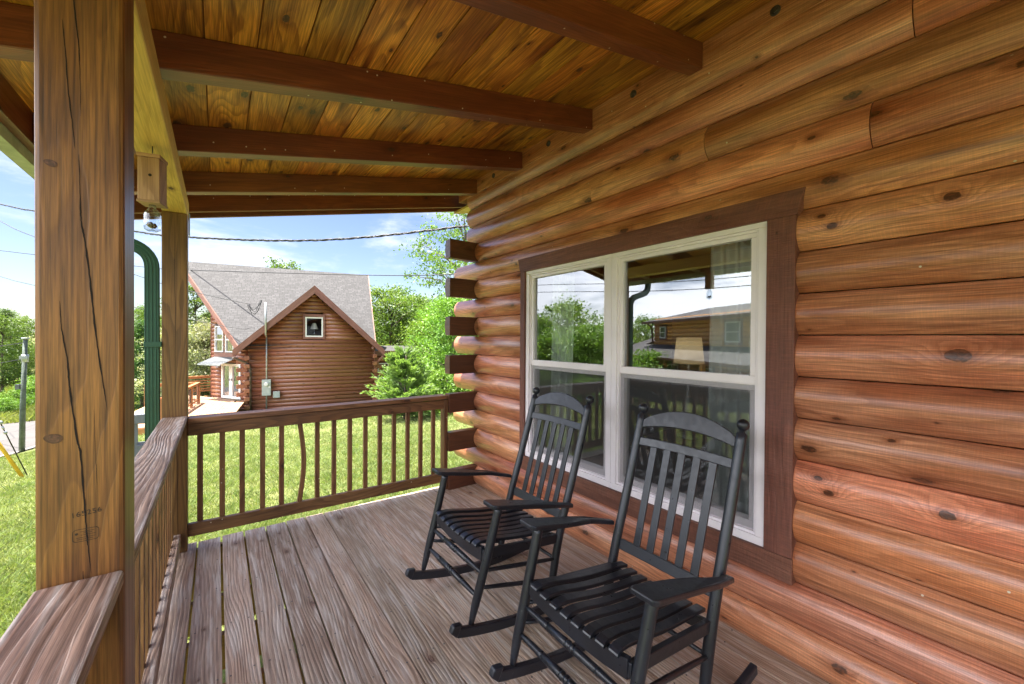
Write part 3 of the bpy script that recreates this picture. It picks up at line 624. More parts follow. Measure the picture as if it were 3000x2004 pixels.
# ------------------------------------------------------------------ porch: deck, posts, rails
deck = thing('porch_deck', 'weathered grey brown plank floor of the porch under the two rocking chairs', 'porch floor', (1, 1, 0))
xk = [-.1216+.146*k for k in range(-1, 17)]
nails = MB()
for i in range(len(xk)-1):
    x0, x1 = xk[i], xk[i+1]; gap = (.0125 if 0 < i < 4 else .0095 if i < 7 else .0055)
    if i == len(xk)-2: x1 = 2.236
    rr = random.Random(i); e = 3.838+rr.uniform(-.006, .006); mb = MB()
    br = rr.uniform(-1.9, -.6)
    mb.box(x0+gap/2, x1-gap/2, br+.002, e, -.038+rr.uniform(-.001, 0), 0+rr.uniform(-.0015, .001), 'y'); mb.box(x0+gap/2, x1-gap/2, YB, br-.002, -.038, 0, 'y')
    nb = mb
    for y in [3.81]+[3.45-.405*k for k in range(14)]:
        for xx in (x0+.03, x1-.03):
            px, py = xx+rr.uniform(-.006, .006), y+rr.uniform(-.012, .012); nb.tube([(px, py, .0002), (px, py, .0022)], .0045, 8, 1)
    mb.build('deck_board', [m_deck, m_nail], deck, bevel=.003)
mb = MB(); mb.box(-.345, -.273, YB, 3.69, -.038, 0, 'y'); mb.build('deck_board', m_deck, deck, bevel=.003)
m_joist = wood('joist_wood', (.36, .2, .07), (.46, .27, .1), (.26, .13, .05), (.3, .15, .05), patch=.4, ring=.3, knots=.1, rough=.6, boards=.1)
for y in [3.787]+[3.43-.405*k for k in range(14)]:
    mb = MB(); mb.box(-.31, 2.22, y, y+.038, -.225, -.0395, 'x'); mb.build('joist', m_joist, deck)
mb = MB(); mb.box(-.3495, -.3115, YB, 3.83, -.225, -.0395, 'y'); mb.build('joist', m_joist, deck)
for x in (-.28, 1.0, 2.1):
    for y in (-1.5, 1.2, 3.6): mb = MB(); mb.box(x-.06, x+.06, y-.06, y+.06, -1.0, -.2255, 'z'); mb.build('footing_post', m_joist, deck)

def strip(mb, pts, w, y):
    """a thin tapered dark check following the grain of the post's front face"""
    n = len(pts); b = len(mb.v)
    for i, (x, z) in enumerate(pts):
        ww = w*(math.sin(math.pi*(i+.35)/(n-.3)))**.5*(.85+.2*math.sin(i*.7)+.1*random.random()); mb.v += [(x-ww/2, y, z), (x+ww/2, y, z)]
    for i in range(n-1): mb.face([b+2*i, b+2*i+1, b+2*i+3, b+2*i+2], [(0, 0)]*4)
def zig(pts, n=5, amp=.0004):
    out_ = []
    for i in range(len(pts)-1):
        (x0, z0), (x1, z1) = pts[i], pts[i+1]
        for k in range(n): t = k/n; out_.append((x0+(x1-x0)*t+random.uniform(-amp, amp)*(k > 0), z0+(z1-z0)*t))
    return out_+[pts[-1]]
post = thing('porch_post', 'thick golden brown post in the left foreground with long dark cracks and a stamped number', 'post', (-.245, 1.36, 0), group='square posts holding up the porch roof')
mb = MB(); mb.box(-.315, -.175, 1.287, 1.434, .0005, 2.42, 'z', off=(3.3, 7.92)); shaft = mb.build('shaft', m_post, post, bevel=.009)
YF = 1.2862
cr1 = [(-.2555, 2.42), (-.2546, 2.28), (-.247, 2.18), (-.2462, 2.14)]
cr2 = [(-.272, 2.23), (-.267, 2.159), (-.2635, 2.08), (-.258, 2.02), (-.2535, 1.955)]
cr3 = [(-.2475, 1.94), (-.2455, 1.85), (-.2445, 1.80), (-.241, 1.71), (-.236, 1.62), (-.231, 1.50), (-.222, 1.42), (-.209, 1.30)]
cr3 = [(-.2475, 1.945), (-.2455, 1.85), (-.2445, 1.80), (-.239, 1.76), (-.233, 1.70), (-.2275, 1.63), (-.223, 1.566), (-.215, 1.48), (-.209, 1.427), (-.2035, 1.375)]
cr4 = [(-.277, 1.62), (-.2745, 1.56), (-.266, 1.498), (-.263, 1.44), (-.2595, 1.397), (-.250, 1.306), (-.246, 1.288), (-.2425, 1.22), (-.240, 1.177), (-.2365, 1.10), (-.234, 1.065), (-.2295, 1.01)]
cb = MB()
for c, w in ((cr1, .0035), (cr2, .0032), (cr3, .0048), (cr4, .0052), ([(-.225, 1.38), (-.222, 1.26), (-.2195, 1.19)], .0012), ([(-.2425, 1.02), (-.2385, .92), (-.236, .8)], .004), ([(-.2463, 2.15), (-.2443, 2.08), (-.2448, 2.03)], .0016)): strip(cb, zig(c, 8), w*.68, YF)
cb.build('crack', m_crack, shaft, fix=False)
def knot(mbk, x, z, rx, rz_, y):
    for (k, mi, dy) in ((1.0, 0, 0), (.72, 1, -.0004)):
        b = len(mbk.v); n = 26
        for i in range(n):
            t = 6.283*i/n; w = 1+.05*math.sin(3*t+x*90); mbk.v.append((x+rx*k*w*math.cos(t), y+dy, z+rz_*k*w*math.sin(t)-.12*rx*math.cos(t)))
        mbk.face([b+i for i in range(n)], [(.3*math.cos(6.283*i/n), .3*math.sin(6.283*i/n)) for i in range(n)], mi)
m_kn = plain('knot_rim', (.10, .040, .016), .5, noise=.4, nscale=160); m_kn2 = plain('knot_core', (.13, .055, .03), .5, noise=.5, nscale=120)
for a_ in ((-.2865, 1.322, .0145, .0105), (-.2895, 1.915, .0105, .0075)): kb = MB(); knot(kb, *a_, YF); kb.build('knot', [m_kn, m_kn2], shaft, fix=False)
# grading stamp
fc = bpy.data.curves.new('stamp', 'FONT'); fc.body = '165256'; fc.size = .0155; fc.extrude = .0001; fc.align_x = 'CENTER'; fc.space_character = 1.08; fc.materials.append(m_ink)
st = bpy.data.objects.new('stamp', fc); COL.objects.link(st); st.parent = shaft; st.location = Vector((-.2365, YF-.0002, 1.1445))-post.location; st.rotation_euler = (R(90), R(-6), 0)
bpy.context.view_layer.update(); _me = bpy.data.meshes.new_from_object(st); st2 = bpy.data.objects.new('stamp_number', _me); COL.objects.link(st2); st2.parent = shaft; st2.location = st.location; st2.rotation_euler = st.rotation_euler; bpy.data.objects.remove(st)
mb = MB()
def ink_line(p, q, w=.0009): mb.bar((p[0], YF-.0001, p[1]), (q[0], YF-.0001, q[1]), w, .0003, (0, 1, 0))
fx0, fx1, fz0, fz1, c = -.2585, -.2175, 1.087, 1.114, .004
fr_ = [(fx0, fz0+c), (fx0, fz1-c), (fx0+c, fz1), (fx1-c, fz1), (fx1, fz1-c), (fx1, fz0+c), (fx1-c, fz0), (fx0+c, fz0)]
for i in range(8):
    a, b = fr_[i], fr_[(i+1) % 8]; ink_line(a, b)
for (x0, x1, z) in ((-.247, -.225, 1.1085), (-.243, -.228, 1.105), (-.246, -.222, 1.1008), (-.253, -.237, 1.0955), (-.233, -.223, 1.0955), (-.252, -.226, 1.0915)): ink_line((x0, z), (x1, z), .0008)
mb.tube([(-.2525, YF-.0003, 1.1045), (-.2525, YF, 1.1045)], .0026, 8)
mb.build('stamp', m_ink, shaft)
post2 = thing('porch_post', 'brown post at the far corner where the two porch rails meet', 'post', (-.245, 3.77, 0), group='square posts holding up the porch roof')
mb = MB(); mb.box(-.315, -.175, 3.70, 3.84, .0005, 2.42, 'z', off=(13.7, 2.1)); sh2 = mb.build('shaft', wood('far_post_wood', (.18, .082, .026), (.27, .13, .040), (.09, .038, .013), (.16, .068, .03), patch=.6, ring=.6, freq=60, knots=.25, rough=.5, fiber=.4, boards=.1), post2, bevel=.006)
cb = MB(); strip(cb, zig([(-.243, 2.38), (-.246, 2.0), (-.240, 1.7), (-.243, 1.3), (-.240, 1.05)], 6), .0025, 3.6993); strip(cb, zig([(-.236, .85), (-.230, .5), (-.226, .02)], 6), .0035, 3.6993); cb.build('crack', m_crack, sh2, fix=False)

# far rail, running to the cabin corner
fr = thing('porch_railing', 'dark brown railing across the far end of the porch, ending at the cabin corner', 'railing', (.9, 3.77, 0), group='wooden railings around the porch')
mb = MB(); mb.hexa([(-.174, 3.700, .917), (1.899, 3.700, .925), (1.899, 3.838, .925), (-.174, 3.838, .917), (-.174, 3.700, .955), (1.899, 3.700, .963), (1.899, 3.838, .963), (-.174, 3.838, .955)], 'x'); mb.build('rail_cap', m_rail, fr, bevel=.005)
mb = MB(); mb.box(-.174, 1.86, 3.712, 3.749, .828, .9165, 'x'); mb.build('top_rail', m_rail, fr, bevel=.003)
mb = MB(); mb.hexa([(-.174, 3.735, .088), (1.86, 3.735, .072), (1.86, 3.773, .072), (-.174, 3.773, .088), (-.174, 3.735, .180), (1.86, 3.735, .163), (1.86, 3.773, .163), (-.174, 3.773, .180)], 'x'); mb.build('bottom_rail', m_rail, fr, bevel=.003)
mb = MB(); mb.box(1.861, 1.8995, 3.705, 3.795, .004, .9165, 'z'); mb.build('end_post', m_rail, fr, bevel=.003)
for i, x in enumerate((-.105, .029, .156, .292, .425, .577, .694, .829, .963, 1.1, 1.233, 1.368, 1.505, 1.64, 1.777)):
    mb = MB()
    if i == 5:  # the warped baluster
        pr = [(-.017, -.017), (.017, -.017), (.017, .017), (-.017, .017)]; pa = []
        for k in range(12): t = k/11; pa.append(((x-.030+.035*math.sin(t*3.1)**1.3+.004, 3.768, .13+t*.74), (1, 0, 0), (0, 1, 0)))
        mb.extrude(pr, pa, smooth=False)
    else: mb.box(x-.0175, x+.0175, 3.7495, 3.7845, .13, .9165, 'z') if False else mb.box(x-.0175, x+.0175, 3.774, 3.809, .085, .9165, 'z')
    mb.build('baluster', m_rail, fr, bevel=.002)
# side rails
def side_rail(y0, y1, zt, label):
    t = thing('porch_railing', label, 'railing', (-.245, (y0+y1)/2, 0), group='wooden railings around the porch')
    mb = MB(); mb.box(-.316, -.176, y0, y1, zt-.037, zt, 'y', off=(random.random()*9, 3.1)); mb.build('rail_cap', m_cap, t, bevel=.007)
    mb = MB(); mb.box(-.250, -.213, y0, y1, zt-.127, zt-.0375, 'y'); mb.build('top_rail', m_rail, t, bevel=.003)
    mb = MB(); mb.box(-.250, -.211, y0, y1, .05, .139, 'y'); mb.build('bottom_rail', m_cap, t, bevel=.004)
    n = max(1, round((y1-y0)/.135)); 
    for i in range(n):
        y = y0+(i+.5)*(y1-y0)/n; mb = MB(); mb.box(-.2865, -.2505, y-.0175, y+.0175, .03, zt-.0375, 'z'); mb.build('baluster', m_rail, t, bevel=.002)
side_rail(1.4345, 3.6995, .977, 'weathered railing along the left side of the porch between the two posts')
side_rail(-1.9, 1.2865, 1.004, 'weathered grey brown rail cap running into the bottom left corner before the thick post')

# ------------------------------------------------------------------ carpenter bee trap
trap = thing('bee_trap', 'small wooden bee trap box with a clear bottle below, hanging under the beam', 'insect trap', (-.243, 2.489, 2.15), R(-14))
mb = MB(); mb.box(-.040, .040, -.042, .042, .012, .205, 'z'); body = mb.build('box', m_bee, trap, local=True, bevel=.003)
mb = MB(); mb.box(-.043, .043, -.045, .045, .2055, .222, 'x'); mb.build('lid', m_bee, trap, local=True, bevel=.002)
mb = MB(); mb.box(-.043, .043, -.0448, .045, .001, .0115, 'x'); mb.build('base', m_bee, trap, local=True, bevel=.002)
for (x, z) in ((.006, .125),): mb = MB(); mb.tube([(x, -.0425, z), (x, -.0410, z)], .0065, 14); mb.build('hole', m_crack, body, local=True)
mb = MB(); mb.tube([(0, 0, .222), (0, 0, .272)], .0022, 8); mb.build('hook', m_nail, trap, local=True)
mb = MB(); mb.lathe([(.013, .0), (.013, -.014), (.017, -.019), (.027, -.032), (.0315, -.047), (.0300, -.054), (.0315, -.060), (.0300, -.067), (.0315, -.075), (.0322, -.095), (.029, -.113), (.018, -.121), (.004, -.112)], (0, 0, 0), 24); bot = mb.build('bottle', m_plastic, trap, local=True)
mb = MB(); rr = random.Random(3)
for i in range(16): a = rr.random()*6.28; q = rr.random()**.5*.018; mb.tube([(q*math.cos(a), q*math.sin(a), -.107+rr.random()*.016), (q*math.cos(a)+.004, q*math.sin(a)+.003, -.100+rr.random()*.02)], [.0065, .0045], 7)
mb.build('bottle_contents', m_debris, trap, local=True)

# ------------------------------------------------------------------ rocking chairs (x local = forward)
def rocking_chair():
    t = thing('rocking_chair', 'x', 'rocking chair', (0, 0, 0), 0, 'black rocking chairs on the porch')
    def P(mb, name, par=t, bevel=0): return mb.build(name, m_chair, par, local=True, bevel=bevel)
    for s in (-1, 1):
        mb = MB(); pr = [(-.0155, 0), (.0155, 0), (.0155, .046), (-.0155, .046)]; pa = []
        for k in range(25):
            X = .485-k/24*1.02; zb = .25*(X+.14)**2+.001; sl = .5*(X+.14); L = math.hypot(1, sl); pa.append(((X, s*.288, zb), (0, 1, 0), (-sl/L, 0, 1/L)))
        mb.extrude(pr, pa, smooth=False); rk = P(mb, 'rocker', bevel=.006)
        mb = MB(); mb.bar((.470, s*.288, .128), (.512, s*.288, .150), .034, .066, (0, 0, 1), h2=.034); P(mb, 'rocker_tip', rk, bevel=.008)
        pts = [(.402, .130, .0135), (.393, .165, .0165), (.380, .215, .0205), (.355, .30, .0225), (.32, .42, .0225), (.285, .55, .0225), (.256, .655, .022), (.249, .688, .021)]
        mb = MB(); mb.tube([(x, s*(.288+.016*(z-.13)/.55), z) for x, z, r in pts], [r for x, z, r in pts], 16); P(mb, 'front_leg')
        pts = [(-.138, .046, .014), (-.146, .09, .019), (-.158, .15, .0215), (-.18, .27, .0232), (-.213, .40, .0232), (-.245, .51, .0232), (-.29, .64, .0232), (-.352, .83, .0230), (-.405, 1.0, .0225), (-.436, 1.10, .0215), (-.444, 1.128, .0215), (-.447, 1.135, .012), (-.4488, 1.141, .012)]
        mb = MB(); mb.tube([(x, s*.262, z) for x, z, r in pts], [r for x, z, r in pts], 16); rp = P(mb, 'rear_post')
        bx, bz = -.457, 1.166; ax = Vector((-.31, 0, .95)); mb = MB(); q = [(.010, -.027), (.016, -.022), (.0235, -.012), (.0265, 0), (.0235, .012), (.0155, .0215), (.006, .026), (.001, .027)]
        mb.tube([Vector((bx, s*.262, bz))+ax*a for r, a in q], [r for r, a in q], 18); P(mb, 'finial', rp)
        # arm rest: plan outline given thickness, sloping to the back
        ou = [(.322, -.052), (.322, .046), (.300, .056), (.20, .052), (.10, .046), (0, .030), (-.09, .008), (-.17, -.004), (-.262, -.006), (-.262, -.044), (-.17, -.050), (-.09, -.054), (0, -.056), (.10, -.058), (.20, -.060), (.300, -.062)]
        mb = MB(); n = len(ou); az_ = lambda X: .7135+(X-.29)*.215 if X > -.05 else .7135+(-.34)*.215+(X+.05)*.28
        for dz in (-.023, .0):
            for (X, Y) in ou: mb.v.append((X, s*(.306-.02*(X < -.1)*(-.1-X)/.16)-s*Y*.9, az_(X)+dz))
        mb.face(list(range(n)), [(0, 0)]*n); mb.face(list(range(n, 2*n)), [(0, 0)]*n)
        for i in range(n): j = (i+1) % n; mb.face([i, j, n+j, n+i], [(0, 0)]*4)
        P(mb, 'arm_rest', bevel=.006)
        # side seat rail and side stretchers
        mb = MB(); mb.bar((.325, s*.262, .440), (-.205, s*.255, .372), .024, .05); P(mb, 'side_rail', bevel=.004)
        for (a, b) in (((.333, .372), (-.175, .262)), ((.352, .292), (-.155, .148))): mb = MB(); A, B = Vector((a[0], s*.288, a[1])), Vector((b[0], s*.265, b[1])); mb.tube([A.lerp(B, k/6) for k in range(7)], [.0085, .0105, .0115, .012, .0115, .0105, .0085], 10); P(mb, 'stretcher')
    def turned(X0, z, w):
        mb = MB(); pts = [(-1, .0085), (-.85, .0115), (-.5, .0150), (-.47, .0152), (-.465, .0125), (-.455, .0125), (-.45, .0152), (-.13, .0165), (-.085, .0168), (-.08, .0135), (-.07, .0135), (-.065, .0175), (-.025, .0178), (-.02, .0140), (-.01, .0140)]
        pts = pts+[(-a, r) for a, r in reversed(pts)]
        mb.tube([(X0, a*w, z) for a, r in pts], [r for a, r in pts], 14); P(mb, 'stretcher')
    turned(.336, .358, .288); turned(.366, .252, .286)
    mb = MB(); mb.tube([(-.175, -.262, .262), (-.175, 0, .262), (-.175, .262, .262)], [.009, .012, .009], 10); P(mb, 'stretcher')
    # front apron and back seat rail, dipping in the middle
    for (X, zt, h) in ((.318, .478, .072), (-.212, .385, .05)):
        mb = MB(); pa = []
        for k in range(17): Y = -.262+.524*k/16; dip = .022*(1-(Y/.262)**2); pa.append(((X, Y, zt-dip-h), (1, 0, 0), (0, 0, 1)))
        mb.extrude([(-.011, 0), (.011, 0), (.011, h), (-.011, h)], pa, smooth=False); P(mb, 'seat_rail', bevel=.003)
    # seat slats running front to back
    for i in range(8):
        Y = -.217+.434*i/7; dip = .022*(1-(Y/.262)**2); w = .0212; mb = MB(); pa = []
        xs2 = [.352, .346, .335, .315, .28, .23, .16, .08, 0, -.08, -.15, -.20, -.235]
        zz = [.4835, .4915, .497, .5005, .4985, .490, .474, .458, .446, .437, .4305, .4245, .4175]
        yb = Y*.93
        for k in range(len(xs2)):
            t_ = k/(len(xs2)-1); a = max(0, k-1); b = min(len(xs2)-1, k+1); dx, dz = xs2[b]-xs2[a], zz[b]-zz[a]; L = math.hypot(dx, dz); pa.append(((xs2[k], Y+(yb-Y)*t_, zz[k]-dip), (0, 1, 0), (dz/L, 0, -dx/L)))
        mb.extrude([(-w, -.016), (w, -.016), (w, 0), (-w, 0)], pa, smooth=False); P(mb, 'seat_slat', bevel=.004)
    # back: crest rail, second rail, slats, bottom rail
    lean = Vector((-.316, 0, .949))
    def back_rail(X, zb, hfun, name, th=.020, n=18, bow=.012):
        mb = MB(); b0 = len(mb.v)
        for k in range(n+1):
            Y = -.242+.484*k/n; h = hfun(Y/.242); o = Vector((X-bow*(1-(Y/.242)**2), Y, zb[0]+(zb[1])*(1-(Y/.242)**2)))
            for (a, c_) in ((-th/2, 0), (th/2, 0), (th/2, 1), (-th/2, 1)): q = o+lean*h*c_+Vector((.949, 0, .316))*a; mb.v.append(tuple(q))
        for k in range(n):
            for j in range(4): i0 = b0+k*4+j; i1 = b0+k*4+(j+1) % 4; mb.face([i0, i1, i1+4, i0+4], [(0, 0)]*4, 0, False)
        mb.face([b0, b0+1, b0+2, b0+3], [(0, 0)]*4); e = b0+n*4; mb.face([e, e+1, e+2, e+3], [(0, 0)]*4)
        return P(mb, name, bevel=.004)
    back_rail(-.427, (1.066, .030), lambda t: .050+.038*(1-t*t)-.006*(abs(t) > .97), 'crest_rail')
    back_rail(-.400, (.975, .004), lambda t: .044, 'back_rail')
    back_rail(-.242, (.462, .0), lambda t: .052, 'back_rail', bow=.004)
    for Y in (-.157, -.0785, 0, .0785, .157):
        mb = MB(); mb.bar((-.262, Y*.97, .505), (-.4085, Y, .985), .038, .011, (1, 0, .3)); P(mb, 'back_slat', bevel=.003)
    return t
ch = rocking_chair(); ch.location = (1.434, 1.106, .0015); ch.rotation_euler = (0, 0, 3.131)
ch['label'] = 'black slatted rocking chair nearest the camera, in front of the right window half'
c2 = copy_tree(ch); c2.location = (1.417, 2.004, .0015); c2.rotation_euler = (0, 0, 3.136)
c2['label'] = 'black slatted rocking chair farther away, nearer the far railing and the left window half'

# ------------------------------------------------------------------ neighbour's cabin (local frame turned 8 degrees)
NA = R(-8); ca, sa = math.cos(NA), math.sin(NA)
def nw(u, v, w): return (u*ca-v*sa, u*sa+v*ca, w)
nb_loc = nw(.9, 26, -2.7)
nbr = thing('log_cabin', 'brown log cabin next door with a grey shingled roof and a small front gable', 'cabin', nb_loc, 0)
def NB(mb, name, mats, par=nbr, bevel=0, fix=True):
    mb.v = [nw(*q) for q in mb.v]; return mb.build(name, mats, par, bevel=bevel, fix=fix)
GX0, GX1, GB = -2.14, 3.90, -2.85
def glim(z):   # wall ends under the gable rakes
    l = .82-(3.93-z)/.937; r = .82+(3.93-z)/.924; return max(GX0, l), min(GX1, r)
mb = MB(); p_ = .204; k = 0; z = GB
def hlog(mb, A, B, z0, z1, outn, bul=.045, n=6):
    """horizontal log between plan points A and B, bulging along outn"""
    A, B, outn = Vector((*A, 0)), Vector((*B, 0)), Vector((*outn, 0)); pr = []
    for i in range(n): t = -1+2*i/(n-1); pr.append((bul*(1-abs(t)**2.3), z0+(z1-z0)*(.5+.5*t)))
    pr += [(-.12, z1), (-.12, z0)]
    mb.extrude(pr, [(A, outn, (0, 0, 1)), (B, outn, (0, 0, 1))])
while z < 3.86:
    a, b = glim(z+p_*.5); brk = [a, b]
    for i in range(len(brk)-1):
        segs = [(brk[i], brk[i+1])]
        if z+p_ > 1.56 and z < 2.70:
            segs = []
            for (s0, s1) in [(brk[i], brk[i+1])]:
                if s0 < .40: segs.append((s0, min(s1, .40)))
                if s1 > 1.27: segs.append((max(s0, 1.27), s1))
        for s0, s1 in segs:
            if s1-s0 > .05: hlog(mb, (s0, 24), (s1, 24), z, z+p_, (0, -1))
    z += p_; k += 1
NB(mb, 'log_wall', m_nlog)
# corner logs, alternating
z = GB; k = 0
while z < .6:
    for b_ in (((-2.62, -2.14, 23.93, 24.10), (3.90, 4.38, 23.93, 24.10)) if k % 2 else ((-2.25, -2.03, 23.62, 23.95), (3.80, 4.02, 23.62, 23.95))):
        mb = MB(); mb.box(*b_, z, z+p_, 'x' if k % 2 else 'y'); NB(mb, 'corner_log', m_nlog, bevel=.02)
    z += p_; k += 1
mb = MB(); mb.box(GX0+.02, GX0+.12, 24.12, 28, GB, 1.0, 'y'); mb.box(GX1-.12, GX1-.02, 24.12, 28, GB, 1.0, 'y'); NB(mb, 'side_wall', m_nlog)
# gable window
def win_unit(u0, u1, w0, w1, v, name='window', rail=False, fr_=.07, par=nbr, dv=-.05):
    mb = MB(); 
    for b in ((u0, u1, w1-fr_, w1), (u0, u1, w0, w0+fr_), (u0, u0+fr_, w0+fr_+.001, w1-fr_-.001), (u1-fr_, u1, w0+fr_+.001, w1-fr_-.001)): mb.box(b[0], b[1], v+dv, v+.06, b[2], b[3])
    if rail: mb.box(u0+fr_, u1-fr_, v+dv+.01, v+.05, (w0+w1)/2-.03, (w0+w1)/2+.03)
    o = NB(mb, name, m_white, par)
    mb = MB(); mb.v = [(u0+fr_, v+.02, w0+fr_), (u1-fr_, v+.02, w0+fr_), (u1-fr_, v+.02, w1-fr_), (u0+fr_, v+.02, w1-fr_)]; mb.face([0, 1, 2, 3], [(0, 0)]*4); NB(mb, 'glass', m_fglass, o, fix=False)
    return o
gw = win_unit(.41, 1.26, 1.57, 2.63, 24.0)
mb = MB()
for b in ((.31, 1.36, 2.632, 2.79), (.31, 1.36, 1.46, 1.568), (.31, .408, 1.57, 2.63), (1.262, 1.36, 1.57, 2.63)): mb.box(b[0], b[1], 23.93, 24.05, b[2], b[3])
NB(mb, 'window_trim', m_nrust)
mb = MB()
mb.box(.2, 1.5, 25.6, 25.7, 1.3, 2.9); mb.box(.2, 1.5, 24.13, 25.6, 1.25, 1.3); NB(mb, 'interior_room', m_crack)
nl = MB(); nl.v = []; nl.tube([(.86, 24.6, 2.0), (.86, 24.6, 2.33)], [.20, .085], 18, caps=False); nl.v = [nw(*q) for q in nl.v]; o = nl.build('lamp_shade', m_shade, None); 
nlamp = thing('table_lamp', 'white cone lampshade seen through the small gable window next door', 'lamp', nw(.86, 24.6, 1.3)); bpy.data.objects.remove(o)
nl.build('lamp_shade', fabric('white_shade', (.8, .78, .72)), nlamp)
mb = MB(); mb.lathe([(.08, 1.301), (.03, 1.4), (.06, 1.55), (.015, 1.75), (.012, 2.1)], (0, 0, 0), 12); mb.v = [nw(x+.86, y+24.6, z) for x, y, z in mb.v]; mb.build('lamp_base', m_galv, nlamp)
# gable roof: two slopes back into the main roof, with brown rake boards
def plane_uv(mb, quad_, udir, vdir, mi=0):
    b = len(mb.v); mb.v += quad_; o = Vector(quad_[0]); U_, V_ = Vector(udir).normalized(), Vector(vdir).normalized(); mb.face([b+i for i in range(4)], [((Vector(q)-o).dot(U_), (Vector(q)-o).dot(V_)) for q in quad_], mi)
APX = (.83, 4.22); LE = (-2.70, .90); RE = (4.38, .84); rf = MB(); vb = 29.5
for (E_, s_) in ((LE, -1), (RE, 1)):
    top0, top1 = (APX[0], 23.35, APX[1]), (APX[0], vb, APX[1]); e0, e1 = (E_[0], 23.35, E_[1]), (E_[0], vb-2.5, E_[1])
    e1 = (E_[0], 24.6, E_[1])
    plane_uv(rf, [e0, e1, (APX[0], 28.2, APX[1]), top0], (0, 1, 0), (APX[0]-E_[0], 0, APX[1]-E_[1]))
    th = .12; plane_uv(rf, [(q[0], q[1], q[2]-th) for q in (e0, e1, (APX[0], 28.2, APX[1]), top0)], (0, 1, 0), (APX[0]-E_[0], 0, APX[1]-E_[1]), 1)
groof = NB(rf, 'gable_roof', [m_shing, m_nrust], fix=False)
for E_ in (LE, RE):
    mb = MB(); c = []
    for v in (23.30, 23.345):
        c.append(v)
    lo = .36
    mb.hexa([(E_[0], 23.30, E_[1]-lo+.03), (APX[0], 23.30, APX[1]-lo-.02), (APX[0], 23.345, APX[1]-lo-.02), (E_[0], 23.345, E_[1]-lo+.03), (E_[0], 23.30, E_[1]+.03), (APX[0], 23.30, APX[1]+.03), (APX[0], 23.345, APX[1]+.03), (E_[0], 23.345, E_[1]+.03)], 'x')
    mb.hexa([(E_[0], 23.346, E_[1]-.17), (APX[0], 23.346, APX[1]-.17), (APX[0], 23.94, APX[1]-.17), (E_[0], 23.94, E_[1]-.17), (E_[0], 23.346, E_[1]-.13), (APX[0], 23.346, APX[1]-.13), (APX[0], 23.94, APX[1]-.13), (E_[0], 23.94, E_[1]-.13)], 'x')
    NB(mb, 'rake_board', m_nrust, groof)
# main roof
def mr(v): return 1.02+.917*(v-23.8)
RL, RR, EL, ER = (-5.85, 29.05), (4.30, 29.05), (-2.50, 23.85), (3.98, 24.1)
mrf = MB(); q = [(EL[0], EL[1], mr(EL[1])), (ER[0], ER[1], mr(ER[1])), (RR[0], RR[1], mr(RR[1])), (RL[0], RL[1], mr(RL[1]))]
plane_uv(mrf, q, (1, 0, 0), (0, 1, .917)); b_ = [(x, 58.1-y, z) for x, y, z in q]; plane_uv(mrf, b_, (1, 0, 0), (0, -1, .917)); plane_uv(mrf, [(x, y+.02, z-.16) for x, y, z in q], (1, 0, 0), (0, 1, .917), 1); plane_uv(mrf, [(x, y-.02, z-.16) for x, y, z in b_], (1, 0, 0), (0, 1, .917), 1)
mroof = NB(mrf, 'main_roof', [m_shing, m_nrust], fix=False)
def edge_board(mb, A, B, drop=.30, out_=.05):
    A, B = Vector(A), Vector(B); d = (B-A).normalized(); sv = Vector((d.y, -d.x, 0)).normalized()*out_
    mb.hexa([A-Vector((0, 0, drop)), B-Vector((0, 0, drop)), B-Vector((0, 0, drop))+sv, A-Vector((0, 0, drop))+sv, A+Vector((0, 0, .03)), B+Vector((0, 0, .03)), B+Vector((0, 0, .03))+sv, A+Vector((0, 0, .03))+sv], 'x')
for (A_, B_, dr, o_) in ((q[0], q[3], .30, -.06), (q[1], q[2], .22, .05), (b_[0], b_[3], .30, .05), (b_[1], b_[2], .22, .05)): mb = MB(); edge_board(mb, A_, B_, dr, o_); NB(mb, 'rake_board', m_nrust, mroof)
mb = MB(); mb.hexa([(3.4, 24.2, GB), (4.0, 24.2, GB), (4.0, 34, GB), (3.4, 34, GB), (3.4, 24.2, 1.2), (4.0, 24.2, 1.2), (4.0, 34, 1.2), (3.4, 34, 1.2)]); NB(mb, 'rear_wall', m_nlog)
mb = MB(); v_ = [(4.0, 24.3, 1.2), (4.0, 33.7, 1.2), (4.0, 29.05, mr(29.05)-.2)]; mb.v = v_; mb.face([0, 1, 2], [(0, 0), (9, 0), (4, 4)]); NB(mb, 'gable_wall', m_nlog, fix=False)
# prow wall with doors and windows
P0 = Vector((-2.459, 24.6)); DD = Vector((-.602, .799)); NN = Vector((-.799, -.602))
def pw(t, o=0.): q = P0+DD*t+NN*o; return (q.x, q.y)
mb = MB(); z = -1.66-1.2; k = 0
while z < 3.2:
    zc = z+p_*.5; vlim = 23.8+(zc+.35-1.02)/.917; tmin = max(-.45, (vlim-24.6)/.799)
    if zc < 3.2 and tmin < 2.5:
        holes = [(-.02, 1.62, -1.7, .20), (1.46, 2.20, .72, 2.14), (.57, 1.29, .72, 1.93)]; segs = [(tmin, 2.59)]
        for (h0, h1, hz0, hz1) in holes:
            if z+p_ > hz0 and z < hz1:
                ns = []
                for s0, s1 in segs:
                    if h0 > s0: ns.append((s0, min(s1, h0)))
                    if h1 < s1: ns.append((max(s0, h1), s1))
                    if h1 <= s0 or h0 >= s1: ns = [x for x in ns if x != (s0, s1)]; ns.append((s0, s1))
                segs = sorted(set(x for x in ns if x[1]-x[0] > .04))
        for s0, s1 in segs: hlog(mb, pw(s0), pw(s1), z, z+p_, tuple(NN))
    z += p_; k += 1
NB(mb, 'log_wall', m_nlog)
